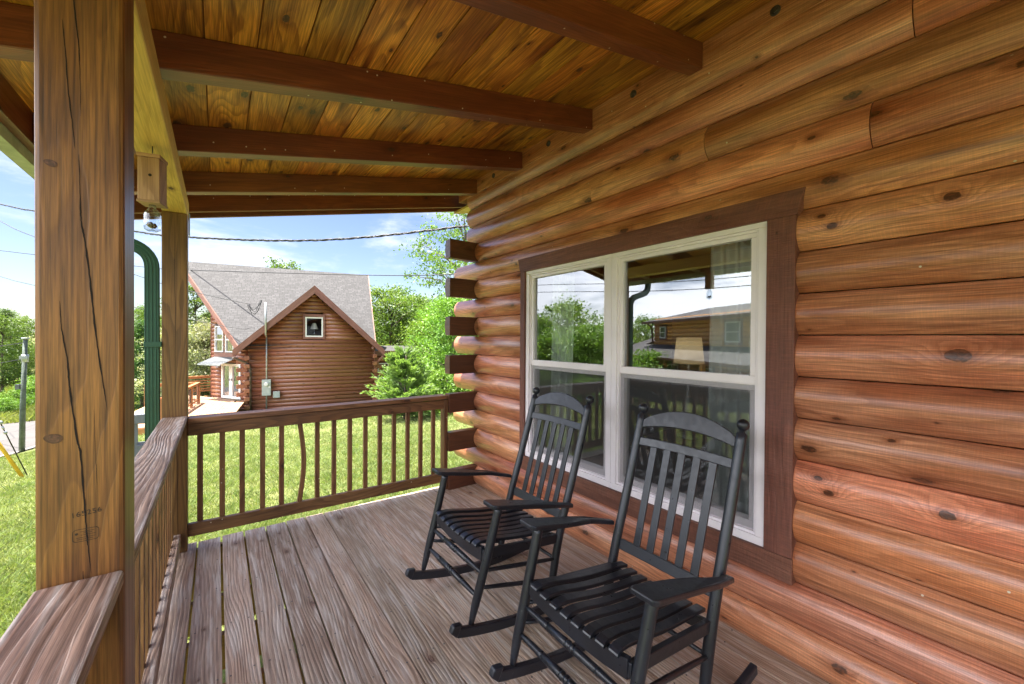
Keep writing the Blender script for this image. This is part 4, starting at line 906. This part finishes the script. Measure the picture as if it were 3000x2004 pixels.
mb = MB(); e = pw(2.59); mb.hexa([(e[0]-.03, e[1]-.06, -2.85), (e[0]+.08, e[1]-.06, -2.85), (e[0]+.08, e[1]+.1, -2.85), (e[0]-.03, e[1]+.1, -2.85), (e[0]-.03, e[1]-.06, 3.1), (e[0]+.08, e[1]-.06, 3.1), (e[0]+.08, e[1]+.1, 3.1), (e[0]-.03, e[1]+.1, 3.1)], 'z'); NB(mb, 'corner_board', m_nrust)
mb = MB(); plane_uv(mb, [(e[0], e[1], -2.85), (e[0]+1.5, e[1]+4.8, -2.85), (e[0]+1.5, e[1]+4.8, 3.2), (e[0], e[1], 3.2)], (0, 1, 0), (0, 0, 1)); NB(mb, 'side_wall', m_nlog, fix=False)
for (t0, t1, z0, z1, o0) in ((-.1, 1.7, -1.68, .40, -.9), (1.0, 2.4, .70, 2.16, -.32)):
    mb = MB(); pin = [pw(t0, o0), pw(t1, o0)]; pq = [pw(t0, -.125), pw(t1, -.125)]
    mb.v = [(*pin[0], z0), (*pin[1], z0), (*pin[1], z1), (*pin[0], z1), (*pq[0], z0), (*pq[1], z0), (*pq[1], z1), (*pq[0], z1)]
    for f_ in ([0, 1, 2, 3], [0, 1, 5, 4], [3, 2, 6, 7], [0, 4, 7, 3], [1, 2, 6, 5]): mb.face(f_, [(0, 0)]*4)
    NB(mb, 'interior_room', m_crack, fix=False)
def pbox(mb, t0, t1, z0, z1, o0, o1, mi=0):
    a, b, c, d = pw(t0, o0), pw(t1, o0), pw(t1, o1), pw(t0, o1); mb.hexa([(*a, z0), (*b, z0), (*c, z0), (*d, z0), (*a, z1), (*b, z1), (*c, z1), (*d, z1)], 'x', mi)
def punit(t0, t1, z0, z1, nm, fr_=.07, rail=None):
    mb = MB(); pbox(mb, t0, t1, z1-fr_, z1, -.02, .07); pbox(mb, t0, t1, z0, z0+fr_, -.02, .07); pbox(mb, t0, t0+fr_, z0+fr_, z1-fr_, -.02, .069); pbox(mb, t1-fr_, t1, z0+fr_, z1-fr_, -.02, .069)
    if rail: pbox(mb, t0+fr_, t1-fr_, rail-.03, rail+.03, -.01, .06)
    o = NB(mb, nm, m_white); mb = MB(); A, B = pw(t0+fr_, .02), pw(t1-fr_, .02); mb.v = [(*A, z0+fr_), (*B, z0+fr_), (*B, z1-fr_), (*A, z1-fr_)]; mb.face([0, 1, 2, 3], [(0, 0)]*4); NB(mb, 'glass', m_fglass, o, fix=False); return o
punit(1.48, 2.18, .75, 2.12, 'window', .05, 1.40); punit(.59, 1.27, .75, 1.91, 'window', .05, 1.40)
mb = MB(); pbox(mb, .45, 2.26, .50, .72, 0, .06); NB(mb, 'window_trim', m_nrust)
for (a, b, hside) in ((.80, 1.60, 0), (0, .79, 1)):
    d_ = punit(a, b, -1.64, .16, 'door', .13); mb = MB(); tt = a+.10 if hside == 0 else b-.10; pbox(mb, tt-.02, tt+.02, -.72, -.60, .07, .11); NB(mb, 'handle', m_gray, d_)
# corrugated metal awning over the doors
mb = MB(); n = 40
for j, (o_, z_, t0, t1) in enumerate(((.05, .50, .15, 2.25), (.85, .16, .35, 2.25))):
    for i in range(n+1): q_ = pw(t0+(t1-t0)*i/n, o_); mb.v.append((q_[0], q_[1], z_+.012*math.sin(i*2.2)))
for i in range(n): mb.face([i, i+1, n+2+i, n+1+i], [(0, 0)]*4, 0, True)
aw = NB(mb, 'awning', plain('awning_metal', (.10, .106, .112), .5, .3, noise=.3), fix=False)
mb = MB(); A, B = pw(.3, .84), pw(2.24, .84); mb.bar((*A, .13), (*B, .13), .04, .06); NB(mb, 'edge_bar', m_galv, aw)
# right wing
mb = MB(); z = GB
while z < .45: hlog(mb, (3.95, 27), (7.9, 27), z, z+p_, (0, -1)); z += p_
NB(mb, 'log_wall', m_nlog)
mb = MB(); mb.box(3.95, 7.9, 27.13, 31, GB, .4, 'x'); NB(mb, 'wing_core', m_nlog)
mb = MB(); plane_uv(mb, [(4.2, 26.55, .72), (8.2, 26.55, .72), (8.2, 29.2, 1.0), (4.2, 29.2, 1.0)], (1, 0, 0), (0, 1, 0)); wr_ = NB(mb, 'wing_roof', m_shing, fix=False)
mb = MB(); mb.box(4.2, 8.2, 26.5, 26.549, .42, .715, 'x'); mb.box(4.2, 8.2, 26.55, 26.99, .40, .43, 'x'); NB(mb, 'fascia_board', m_nrust, wr_)
win_unit(4.60, 5.29, -1.08, -.08, 26.9, rail=True, fr_=.06); win_unit(5.58, 6.64, -1.10, -.03, 26.9, rail=True, fr_=.06)
# service mast, meter, box, downspouts
ms = MB(); ms.tube([(-1.335, 23.86, -2.6), (-1.335, 23.86, .4), (-1.335, 23.86, 1.55)], .035, 10); ms.tube([(-1.335, 23.2, 1.7), (-1.335, 23.2, 3.25)], .045, 10); ms.tube([(-1.335, 23.86, 1.55), (-1.335, 23.5, 1.62), (-1.335, 23.2, 1.72)], .035, 10)
mast = NB(ms, 'service_mast', m_galv); mb = MB(); mb.tube([(-1.335, 23.2, 3.25), (-1.335, 23.2, 3.33), (-1.40, 23.18, 3.42), (-1.50, 23.16, 3.40)], [.075, .095, .09, .04], 12); NB(mb, 'weather_head', m_white, mast)
mb = MB()
for i in range(5):
    pts = [(-1.5-.56*t_/12+.04*math.sin(i*2+t_*.5), 23.1-.02*i, 3.38-.25*t_/12-(.30+.09*i)*math.sin(math.pi*t_/12)) for t_ in range(13)]
    mb.tube(pts, .011, 5)
NB(mb, 'service_cable', m_black, mast)
mb = MB(); mb.box(-1.53, -1.14, 23.76, 23.955, -1.41, -.60, 'z'); mt = NB(mb, 'meter_box', m_boxg, bevel=.012)
mb = MB(); q_ = [(.0, -1), (0, 0)]; mb.tube([(-1.335, 23.76, -.82), (-1.335, 23.68, -.82), (-1.335, 23.64, -.82)], [.11, .10, .075], 20); NB(mb, 'meter', m_white, mt)
mb = MB(); mb.box(-1.24, -1.16, 23.755, 23.7599, -1.02, -.93); NB(mb, 'sticker', m_white, mt)
mb = MB(); mb.box(-1.05, -.74, 23.82, 23.955, -1.56, -1.22, 'z'); NB(mb, 'utility_box', m_boxg, bevel=.03)
mb = MB(); mb.tube([(-2.72, 23.5, .55), (-2.62, 23.55, .5), (-2.2, 23.8, .27), (-2.06, 23.86, .1), (-2.03, 23.87, -.2), (-2.03, 23.87, -2.6)], .055, 8); NB(mb, 'downspout', plain('brown_metal', (.12, .085, .065), .5))
mb = MB(); mb.tube([(4.3, 23.4, .55), (4.1, 23.8, .2), (4.08, 23.86, -.2)], .05, 8); NB(mb, 'downspout', m_nrust)
mb = MB(); mb.tube([(3.86, 23.8, .95), (3.78, 23.72, .98)], [.05, .07], 10); mb.tube([(3.92, 23.9, .9), (3.92, 23.9, .1)], .03, 6); NB(mb, 'floodlight', m_nrust)
# deck next door
nd = thing('sun_deck', 'sunlit tan plank deck beside the french doors of the cabin next door', 'deck', nw(-4, 22, -1.66))
v0 = -6.8
for i in range(26):
    u0 = -6.12+i*.148; mb = MB(); u1 = u0+.142; 
    if u1 < -2.66: vs_, ve = 18.6, min(28.5, 24.55+(-2.5-u1)*1.3)
    else: vs_, ve = 18.6, 23.9
    mb.box(u0, u1, vs_, ve, -1.70, -1.665, 'y'); NB(mb, 'deck_board', m_ndeck, nd)
mb = MB(); mb.box(-6.12, -2.3, 18.56, 18.60, -2.0, -1.70); mb.box(-6.16, -6.12, 18.6, 28.5, -2.0, -1.70, 'y')
for u in (-6.0, -4.4, -2.5):
    for v in (18.7, 23, 27.5): mb.box(u-.07, u+.07, v-.07, v+.07, -4.2, -1.71, 'z')
NB(mb, 'deck_frame', m_nrail, nd)
def nrail(A, B, label, fill='lattice'):
    A, B = Vector((*A, 0)), Vector((*B, 0)); t = thing('deck_railing', label, 'railing', nw(*((A+B)/2)[:2], -1.665), group='orange brown railings of the deck next door'); L = (B-A).length; d = (B-A)/L
    zt = -.655; mb = MB(); mb.bar(A+Vector((0, 0, zt-.02)), B+Vector((0, 0, zt-.02)), .14, .04); mb.bar(A+Vector((0, 0, zt-.10)), B+Vector((0, 0, zt-.10)), .04, .09); mb.bar(A+Vector((0, 0, -1.5)), B+Vector((0, 0, -1.5)), .04, .09); NB(mb, 'rail_bars', m_nrail, t)
    n = max(1, round(L/1.5))
    for i in range(n+1): q_ = A+d*(L*i/n); mb = MB(); mb.box(q_.x-.05, q_.x+.05, q_.y-.05, q_.y+.05, -1.664, zt-.041, 'z'); NB(mb, 'post', m_nrail, t)
    if fill == 'slat':
        for k in range(4): mb = MB(); z_ = -1.38+k*.15; mb.bar(A+Vector((0, 0, z_)), B+Vector((0, 0, z_)), .03, .05); NB(mb, 'slat', m_nrail, t)
    else:
        rr = random.Random(5); mb = MB()
        for k in range(int(L*9)):
            s_ = rr.random()*L; h = rr.uniform(-.16, .16); z_a, z_b = -1.46, -.80; zs_ = [z_a+(z_b-z_a)*j/5 for j in range(6)]
            pts = [A+d*min(L, max(0, s_+h*j/5+rr.uniform(-.04, .04)))+Vector((0, 0, zz_)) for j, zz_ in enumerate(zs_)]; mb.tube(pts, .012, 5)
        for k in range(int(L*4)):
            s_ = rr.random()*L; z_ = rr.uniform(-1.4, -.85); mb.tube([A+d*max(0, s_-.2)+Vector((0, 0, z_)), A+d*s_+Vector((0, 0, z_+rr.uniform(-.1, .1))), A+d*min(L, s_+.2)+Vector((0, 0, z_+rr.uniform(-.05, .15)))], .011, 5)
        NB(mb, 'branch_infill', m_bark, t)
nrail((-4.25, 28.4), (-6.1, 27.8), 'orange brown railing with level slats at the back of the deck next door', 'slat')
nrail((-4.17, 24.3), (-4.25, 18.7), 'orange brown railing filled with twisted branches at the front of the deck next door')
nrail((-4.17, 24.35), (-6.1, 24.25), 'short return of the orange brown railing beside the branch filled one', 'lattice')

# ------------------------------------------------------------------ cabin across the way (seen mirrored in the window)
oc = thing('log_cabin', 'orange brown two storey cabin with a grey roof, seen mirrored in the right window half', 'cabin', (-15, 10, -2))
E1, E2 = Vector((-15.8, 14.2, 0)), Vector((-12.6, 8.35, 0)); dx_ = (E2-E1).normalized(); nn_ = Vector((-dx_.y, dx_.x, 0)); nn_ = nn_ if nn_.x > 0 else -nn_
def ow(a, b, z): q_ = E1+dx_*a+nn_*b; return (q_.x, q_.y, z)
def OC(mb, name, m, par=oc, fix=True, bevel=0): mb.v = [ow(*q_) for q_ in mb.v]; return mb.build(name, m, par, fix=fix, bevel=bevel)
LN = 13.0; m_olog = wood('honey_log', (.62, .28, .07), (.80, .40, .11), (.3, .11, .03), (.3, .1, .03), patch=.5, ring=.3, knots=.2, rough=.45, boards=.25)
mb = MB(); z = -2.3
while z < 2.62: hlog(mb, (.6, 0), (LN, 0), z, z+.2, (0, 1)); hlog(mb, (.6, -7), (.6, 0), z, z+.2, (-1, 0)); z += .2
OC(mb, 'log_wall', m_olog)
mb = MB(); plane_uv(mb, [(0, .5, 2.55), (LN+.5, .5, 2.55), (LN+.5, -3, 3.35), (1.1, -3, 3.35)], (1, 0, 0), (0, -1, .3)); plane_uv(mb, [(0, -7, 2.55), (LN+.5, -7, 2.55), (LN+.5, -3, 3.35), (1.1, -3, 3.35)], (1, 0, 0), (0, 1, .3)); OC(mb, 'main_roof', m_shing, fix=False)
mb = MB(); mb.box(0, LN+.5, .46, .51, 2.42, 2.55); OC(mb, 'fascia_board', m_nrust)
mb = MB(); plane_uv(mb, [(-2.2, 1.7, .72), (LN+.5, 1.7, .72), (LN+.5, .06, 1.28), (-.4, .06, 1.28)], (1, 0, 0), (0, -1, .2)); plane_uv(mb, [(-2.2, 1.7, .72), (-.4, .06, 1.28), (.5, -3, 2.6), (-2.6, -3, .72)], (0, 1, 0), (1, 0, .2)); OC(mb, 'porch_roof', m_shing, fix=False)
mb = MB(); mb.box(-2.2, LN+.5, 1.66, 1.71, .60, .715); OC(mb, 'fascia_board', m_nrust)
for a in (-2, .5, 4, 7.5, 11): mb = MB(); mb.box(a-.08, a+.08, 1.45, 1.6, -2.1, .60, 'z'); OC(mb, 'post', m_olog)
mb = MB(); mb.box(-2.4, LN, .1, 1.7, -2.3, -1.2); OC(mb, 'porch_floor', m_ndeck)
for (a0, a1, z0, z1) in ((1.35, 1.95, 1.62, 2.25), (6.8, 7.7, 1.45, 2.3), (2.2, 3.2, -.7, .3), (5, 6, -.7, .3)):
    mb = MB(); mb.box(a0-.1, a1+.1, .03, .06, z0-.1, z1+.1); tr_ = OC(mb, 'window_trim', m_nrust)
    mb = MB(); f_ = .06
    for b in ((a0, a1, z1-f_, z1), (a0, a1, z0, z0+f_), (a0, a0+f_, z0, z1), (a1-f_, a1, z0, z1), (a0, a1, (z0+z1)/2-.02, (z0+z1)/2+.02)): mb.box(b[0], b[1], .061, .10, b[2], b[3])
    w_ = OC(mb, 'window', m_white); mb = MB(); mb.box(a0+f_, a1-f_, .061, .075, z0+f_, z1-f_); OC(mb, 'glass', plain('dark_pane', (.02, .025, .03), .05, spec=1.), w_)
mb = MB(); mb.tube([ow(.55, .3, 2.45) if False else (.55, .42, 2.45), (.55, .15, 2.2), (.55, .1, 1.35)], .05, 8); OC(mb, 'downspout', m_nrust)

# ------------------------------------------------------------------ utility pole, guys, wires
up_ = thing('utility_pole', 'grey green utility pole standing beside the street at far left', 'utility pole', (-9.72, 37.8, hz(-9.72, 37.8)))
mb = MB(); mb.tube([(-9.75, 37.8, -6.3), (-9.7, 37.8, -3), (-9.58, 37.8, 1.33)], [.14, .125, .10], 14); pm = mb.build('pole', plain('weathered_pole', (.10, .125, .105), .8, noise=.35, nscale=5, bump=.01), up_)
mb = MB(); mb.tube([(-9.6, 37.8, -.08), (-9.59, 37.8, .38)], .16, 12); mb.box(-9.78, -9.44, 37.55, 37.66, .1, .3); mb.build('bracket', m_galv, up_)
mb = MB(); mb.tube([(-9.58, 37.8, 1.33), (-9.58, 37.8, 1.42)], .17, 10); mb.build('cap', m_galv, up_)
mb = MB(); mb.box(-9.98, -9.8, 37.68, 37.9, -1.75, -1.45); mb.build('junction_box', m_gray, up_)
def wire(name, pts, r, label, twist=0., group='overhead service wires', n=50):
    pts = [Vector(q_) for q_ in pts]; m = len(pts); out_ = []
    for i in range(m-1):
        p0, p1, p2, p3 = pts[max(0, i-1)], pts[i], pts[i+1], pts[min(m-1, i+2)]
        if i == 0: p0 = p1*2-p2
        if i == m-2: p3 = p2*2-p1
        k_ = max(4, n//(m-1))
        for j in range(k_): t = j/k_; out_.append(.5*((2*p1)+(-p0+p2)*t+(2*p0-5*p1+4*p2-p3)*t*t+(-p0+3*p1-3*p2+p3)*t**3))
    out_.append(pts[-1])
    if not twist: mb = MB(); mb.tube(out_, r, 6); return props(mb.build(name, m_black), label, 'cable', group)
    L = 0; fine = []
    for i in range(len(out_)-1):
        for j in range(6): fine.append(out_[i].lerp(out_[i+1], j/6))
    root = thing(name, label, 'cable', tuple(pts[0]), 0, group)
    for s_ in range(3):
        mb = MB(); q_ = []; L = 0
        for i, p in enumerate(fine):
            if i: L += (p-fine[i-1]).length
            ph = L/twist*6.283+s_*2.094; d = (fine[min(i+1, len(fine)-1)]-fine[max(i-1, 0)]).normalized(); a = d.cross(Vector((0, 0, 1))).normalized(); b = a.cross(d); q_.append(p+(a*math.cos(ph)+b*math.sin(ph))*r*.9)
        mb.tube(q_, r*(.8 if s_ else .45), 5); mb.build('strand', m_black, root)
    return root
wire('service_cable', [(-8.5, 20.5, 6.3), (-3.634, 13.0, 4.259), (-2.782, 11.6, 3.917), (-1.088, 9.0, 3.265), (-.357, 7.9, 3.063), (.724, 6.6, 2.921), (1.529, 5.6, 2.885), (2.5, 4.75, 3.0), (3.1, 4.3, 3.1)], .0105, 'thick twisted black cable running just under the porch roof edge to the cabin corner', twist=.42, n=80)
wire('service_cable', [(-14.5, 42, 11.4), (-10.066, 36, 8.107), (-8.105, 34, 6.997), (-3.322, 29, 4.728), (-1.238, 26.5, 3.911), (1.30, 23.65, 3.16)], .02, 'thin black cable dropping to the white mast head of the cabin next door')
wire('service_cable', [(-16, 47, 8.1), (-11.189, 40, 6.95), (-3.665, 32, 5.637), (-1.309, 29, 5.285), (5.843, 19.8, 4.563), (8.098, 15, 4.234), (11, 10.5, 4.2)], .022, 'long straight black cable crossing in front of the ridge of the roof next door')
wire('service_cable', [(-13.5, 40, 6.2), (-10.07, 36, 4.925), (-8.11, 34, 4.317), (.006, 25, 2.142), (1.5, 23.7, 2.004)], .014, 'thinnest black cable, lowest of those crossing the hillside trees at far left')
wire('service_cable', [(-9.6, 37.8, 1.1), (-14, 40, .5), (-22, 44, 1.6)], .02, 'short black cable leaving the top of the utility pole to the left')
wire('service_cable', [(-9.6, 37.8, .1), (-14, 40, -.6), (-22, 44, .4)], .02, 'short black cable leaving the utility pole below its white bracket')
for i, (z_a, z_b, lab) in enumerate(((4.9, 3.95, 'upper of two street cables mirrored in the window'), (4.45, 3.6, 'lower of two street cables mirrored in the window'))):
    wire('power_line', [(-12.2, 30, z_a+.9), (-12, 19, z_a), (-11.6, 7.1, z_b), (-11, -6, z_b+.4)], .018, lab, group='street power lines')
gy = thing('guy_wire', 'steel guy cable inside a yellow plastic guard, anchored in the lawn at far left', 'guy wire', (-3.2, 12.5, hz(-3.2, 12.5)))
gx, gz = -3.19, hz(-3.2, 12.5)
A, B = Vector((-3.185, 12.5, gz-.05)), Vector((-3.506, 12.5, -.652)); dAB = (B-A)
mb = MB(); mb.tube([A+dAB*.05, A+dAB*1.9], .030, 10, caps=True); mb.build('guard', m_yel, gy); mb = MB(); mb.tube([A-dAB*.1, A+dAB*9], .008, 6); mb.build('cable', m_galv, gy)
mb = MB(); mb.tube([A-dAB*.12, A+dAB*.04], .04, 8); mb.build('anchor', m_gray, gy)
g2 = thing('guy_wire', 'bare dark guy cable with a turnbuckle beside the yellow guarded one', 'guy wire', (-3.13, 12.5, hz(-3.13, 12.5)))
A, B = Vector((-3.12, 12.5, gz-.05)), Vector((-3.505, 12.5, -.182)); dAB = B-A
mb = MB(); mb.tube([A, A+dAB*8], .010, 6); mb.build('cable', m_black, g2)
for (t0, r_) in ((.80, .028), (.97, .035), (.88, .018)): mb = MB(); mb.tube([A+dAB*t0, A+dAB*(t0+.045)], r_, 8); mb.build('turnbuckle', m_galv, g2)
# grey metal railing glimpsed between post and downspout
mr_ = thing('metal_railing', 'grey metal railing standing on the lawn between the thick post and the green downspout', 'railing', (-1.2, 8, hz(-1.2, 8)))
mb = MB(); mb.box(-1.6, -.70, 7.95, 8.05, .265, .405); mb.build('top_bar', m_gray, mr_, bevel=.01)
for z_ in (-.02, -.42): mb = MB(); mb.box(-1.6, -.70, 7.98, 8.02, z_-.03, z_+.01); mb.build('bar', m_gray, mr_)
for x in (-1.55, -.965): mb = MB(); mb.box(x-.02, x+.02, 7.975, 8.025, hz(x, 8)-.05, .265, 'z'); mb.build('post', m_gray, mr_)
mb = MB(); mb.box(-.94, -.86, 7.9, 7.97, -.22, -.04); mb.build('latch', m_gray, mr_)

# ------------------------------------------------------------------ garden cedar
def cedar():
    x, y = polar(21.3, 15.0); root = thing('cedar_bush', 'feathery bright green young cedar on the lawn behind the far railing', 'bush', (x, y, hz(x, y)-.03)); r = np.random.default_rng(11)
    mb = MB(); mb.tube([(0, 0, -.1), (0, 0, 1.0), (.03, 0, 2.35)], [.06, .04, .01], 8); mb.build('trunk', m_bark, root, local=True)
    V, T = [], []; br = MB()
    for i in range(135):
        z = r.random()**1.05*2.3; L = (1.5*(1-z/2.75)**.85)*(.5+.75*r.random()); 
        if z < .5: L *= .6+.8*z
        a = r.random()*6.283; e = .28+.55*z/2.4+r.normal()*.1; dirv = np.array([math.cos(a)*math.cos(e), math.sin(a)*math.cos(e), math.sin(e)]); side = np.array([-math.sin(a), math.cos(a), 0]); tt = r.random()
        br.tube([(0, 0, z), tuple(np.array([0, 0, z])+dirv*L*.8)], [.012, .004], 4)
        for s_ in np.linspace(.3, 1.08, 11):
            c = np.array([0, 0, z])+dirv*L*s_+np.array([0, 0, .06*math.sin(s_*3)])
            for q_ in range(5):
                sg = r.choice([-1, 1]); l2 = (.36*(1.05-s_*.5))*(.5+.7*r.random()); d2 = dirv*.95+side*sg*(.3+.5*r.random())+np.array([0, 0, r.normal()*.25]); d2 /= np.linalg.norm(d2); nrm = np.cross(d2, r.normal(size=3)); nrm /= np.linalg.norm(nrm); w = .018+.014*r.random()
                b0 = c+r.normal(size=3)*.03; 
                V += [b0, b0+d2*l2*.45+nrm*w, b0+d2*l2, b0+d2*l2*.5-nrm*w]; T.append(.25*tt+.3*r.random()+.35*s_)
    leaf_obj('foliage', np.array(V), np.array(T), m_thuja, root); br.build('branches', m_bark, root, local=True)
cedar()

# ------------------------------------------------------------------ trees
T_ = plant
for i, (az, d, s, kind, lab) in enumerate([
    (29.2, 22, 1.0, 'oak', 'tall open oak rising above the others beside the cabin corner'),
    (19.4, 33, .92, 'broad', 'bright green round tree just right of the roof next door'),
    (22.6, 36, 1.02, 'broad2', 'mid green tree behind the bright one, right of the roof next door'),
    (26.2, 30, .98, 'dense', 'bushy bright green tree low beside the log ends'),
    (17.2, 40, .92, 'broad2', 'green tree peeping past the right edge of the roof next door'),
    (25.0, 21, .62, 'dense', 'leafy light green shrubby tree behind the cedar'),
    (27.8, 18, .55, 'broad', 'big leaved young tree against the log ends'),
    (30.5, 21, .7, 'dense', 'leafy tree hidden partly by the log ends'),
    (6.3, 42, 1.28, 'spindly', 'leafy tree top showing above the ridge of the roof next door'),
    (-1.9, 41, .80, 'tall', 'tall green tree left of the roof next door'),
    (-1.2, 37, .85, 'flower', 'tree dotted with pale blossom behind the deck next door'),
    (-3.6, 36, .8, 'flower', 'pale blossoming tree half hidden by the corner post'),
    (-6.4, 46, .78, 'dark', 'dark conifer between the thick post and the downspout'),
    (-8.2, 45, .7, 'dark', 'dark conifer hidden mostly by the thick post'),
    (-5.2, 48, .66, 'tall', 'green tree right behind the downspout')]):
    x, y = polar(az, d)
    T_('tree', lab, 'tree', kind, az, d, s*(1.0 if d < 30 else 1.0))
for i, (az, d, s, kind, lab) in enumerate([(22.3, 17.5, .8, 'shrub', 'low bright shrub at the foot of the trees behind the cedar'), (26.8, 16.8, .75, 'shrub', 'low bright shrub just left of the log ends'), (29.5, 16, .9, 'shrub', 'low shrub beside the log ends, mostly hidden')]):
    T_('shrub', lab, 'shrub', kind, az, d, s)
# right-hand far crest and hillside wood, and the trees mirrored in the window
r_ = random.Random(21); rows = []
for row, (d, n, zs) in enumerate(((66, 15, .75), (74, 16, .85), (84, 16, .95), (95, 17, 1.0), (108, 18, 1.05))):
    for i in range(n): rows.append((-34+62*(i+r_.random()*.8)/n, d+r_.uniform(-4, 4), zs*r_.uniform(.8, 1.15)))
for az, d, s in rows:
    if az < -8: d += 9
    if az > -9 and d < 80 and az < 14: s *= .8
    T_('tree', 'green tree in the woods on the far hillside', 'tree', r_.choice(['broad', 'broad2', 'dense', 'dense', 'tall', 'dark', 'broad']), az, d, s, group='trees in the woods on the far hillside', sink=.6)
for az, d, s, kind in ((-39, 34, 1.2, 'broad2'), (-41.5, 31, 1.15, 'dense'), (-44, 38, 1.25, 'broad'), (-46.5, 33, 1.25, 'dense'), (-49.3, 35, 1.28, 'dense'), (-36.5, 35, 1.1, 'broad'), (-52.5, 44, 1.1, 'broad2'), (-55, 50, 1.15, 'broad'), (-48, 26, 1.2, 'shrub'), (-46, 27, 1.4, 'shrub'), (-44, 28, 1.3, 'shrub'), (-41.5, 27, 1.2, 'shrub'), (-50.5, 27, 1.3, 'shrub'), (-35, 38, .9, 'tall')):
    x, y = polar(az, d); x += 2.2; y += 2.2; make_tree('tree', 'green tree mirrored in the window', 'tree', kind, (x, y, hz(x, y)-.3), s, random.random()*6.28, 'trees mirrored in the window')
x, y = polar(-54.3, 17.5); make_tree('shrub', 'round shrub before the porch of the cabin mirrored in the window', 'shrub', 'shrub', (x+2.2, y+1.5, hz(x+2.2, y+1.5)-.1), 1.0)
for i, (az, d, s) in enumerate(((-15.3, 60, .7), (-12.6, 63, 1.1), (-16.2, 64, .8), (-13.5, 66, 1.3), (-6.2, 60, 1.2), (-14.3, 66, .9))):
    T_('shrub', 'bushy shrub on the bank beyond the street', 'shrub', 'shrub', az, d, s, group='shrubs on the bank beyond the street')

# ------------------------------------------------------------------ grass blades
def blades(name, az0, az1, r0, r1, n, h, w, mat, seed, cond=None):
    r = np.random.default_rng(seed); a = np.radians(az0+(az1-az0)*r.random(n)); d = r0*(r1/r0)**r.random(n); x, y = d*np.sin(a), d*np.cos(a); k = np.ones(n, bool)
    if cond is not None: k = cond(x, y)
    x, y, d, a = x[k], y[k], d[k], a[k]; n = len(x); z = H(x, y)
    patch = .5+.5*np.sin(x*1.7+2*np.sin(y*.9))*np.cos(y*1.3+1.1*np.sin(x*.6)); hh = h*(.45+.8*r.random(n))*(1+.012*d)*(.75+.5*patch); ww = w*(.7+.6*r.random(n))*(1+.10*d)
    th = r.random(n)*6.283; lean = r.normal(size=(n, 2))*.45*hh[:, None]
    B = np.stack([x, y, z-.004], 1); S_ = np.stack([np.cos(th), np.sin(th), 0*th], 1)*ww[:, None]; Tp = B+np.stack([lean[:, 0], lean[:, 1], hh], 1); Md = B+np.stack([lean[:, 0]*.3, lean[:, 1]*.3, hh*.55], 1)
    V = np.stack([B-S_*.5, B+S_*.5, Md+S_*.4, Tp], 1).reshape(-1, 3); t = r.random(n)*.6+.4*(1-patch)*r.random(n)+.1
    return props(leaf_obj(name, V, t, mat), kind='stuff', label=None)
off_deck = lambda x, y: ((y > 3.95) | (x < -.42)) & ~((x > 2.1) & (y < 4.3))
gl = blades('grass', -75, 32, 3.0, 30, 520000, .055, .0045, m_grassb, 1, off_deck)
mg = blades('meadow_grass', -20, 2, 54, 80, 40000, .30, .012, m_meadow, 2)
def tufts():
    r = np.random.default_rng(9); n = 2600; a = np.radians(-24+56*r.random(n)); d = 3.2*(22/3.2)**r.random(n); cx, cy = d*np.sin(a), d*np.cos(a); k = off_deck(cx, cy); cx, cy, d = cx[k], cy[k], d[k]; m = 22
    cx, cy, d = np.repeat(cx, m), np.repeat(cy, m), np.repeat(d, m); n = len(cx); x = cx+r.normal(size=n)*.035; y = cy+r.normal(size=n)*.035; z = H(x, y); th = r.random(n)*6.283; hh = .05+.075*r.random(n); w = .006*(1+.06*d)
    B = np.stack([x, y, z-.004], 1); S_ = np.stack([np.cos(th), np.sin(th), 0*th], 1)*w[:, None]; L = (B-np.stack([cx, cy, z-.004], 1))*1.3+r.normal(size=(n, 3))*.018; L[:, 2] = 0
    V = np.stack([B-S_*.5, B+S_*.5, B+L*.45+S_*.4+np.stack([0*x, 0*x, hh*.6], 1), B+L+np.stack([0*x, 0*x, hh], 1)], 1).reshape(-1, 3); t = np.repeat(r.random(n//m), m)*.35+.1*r.random(n)
    return props(leaf_obj('grass_clumps', V, t, m_grassb), kind='stuff')
tufts()
for o in (gl, mg):
    if 'label' in o: del o['label']
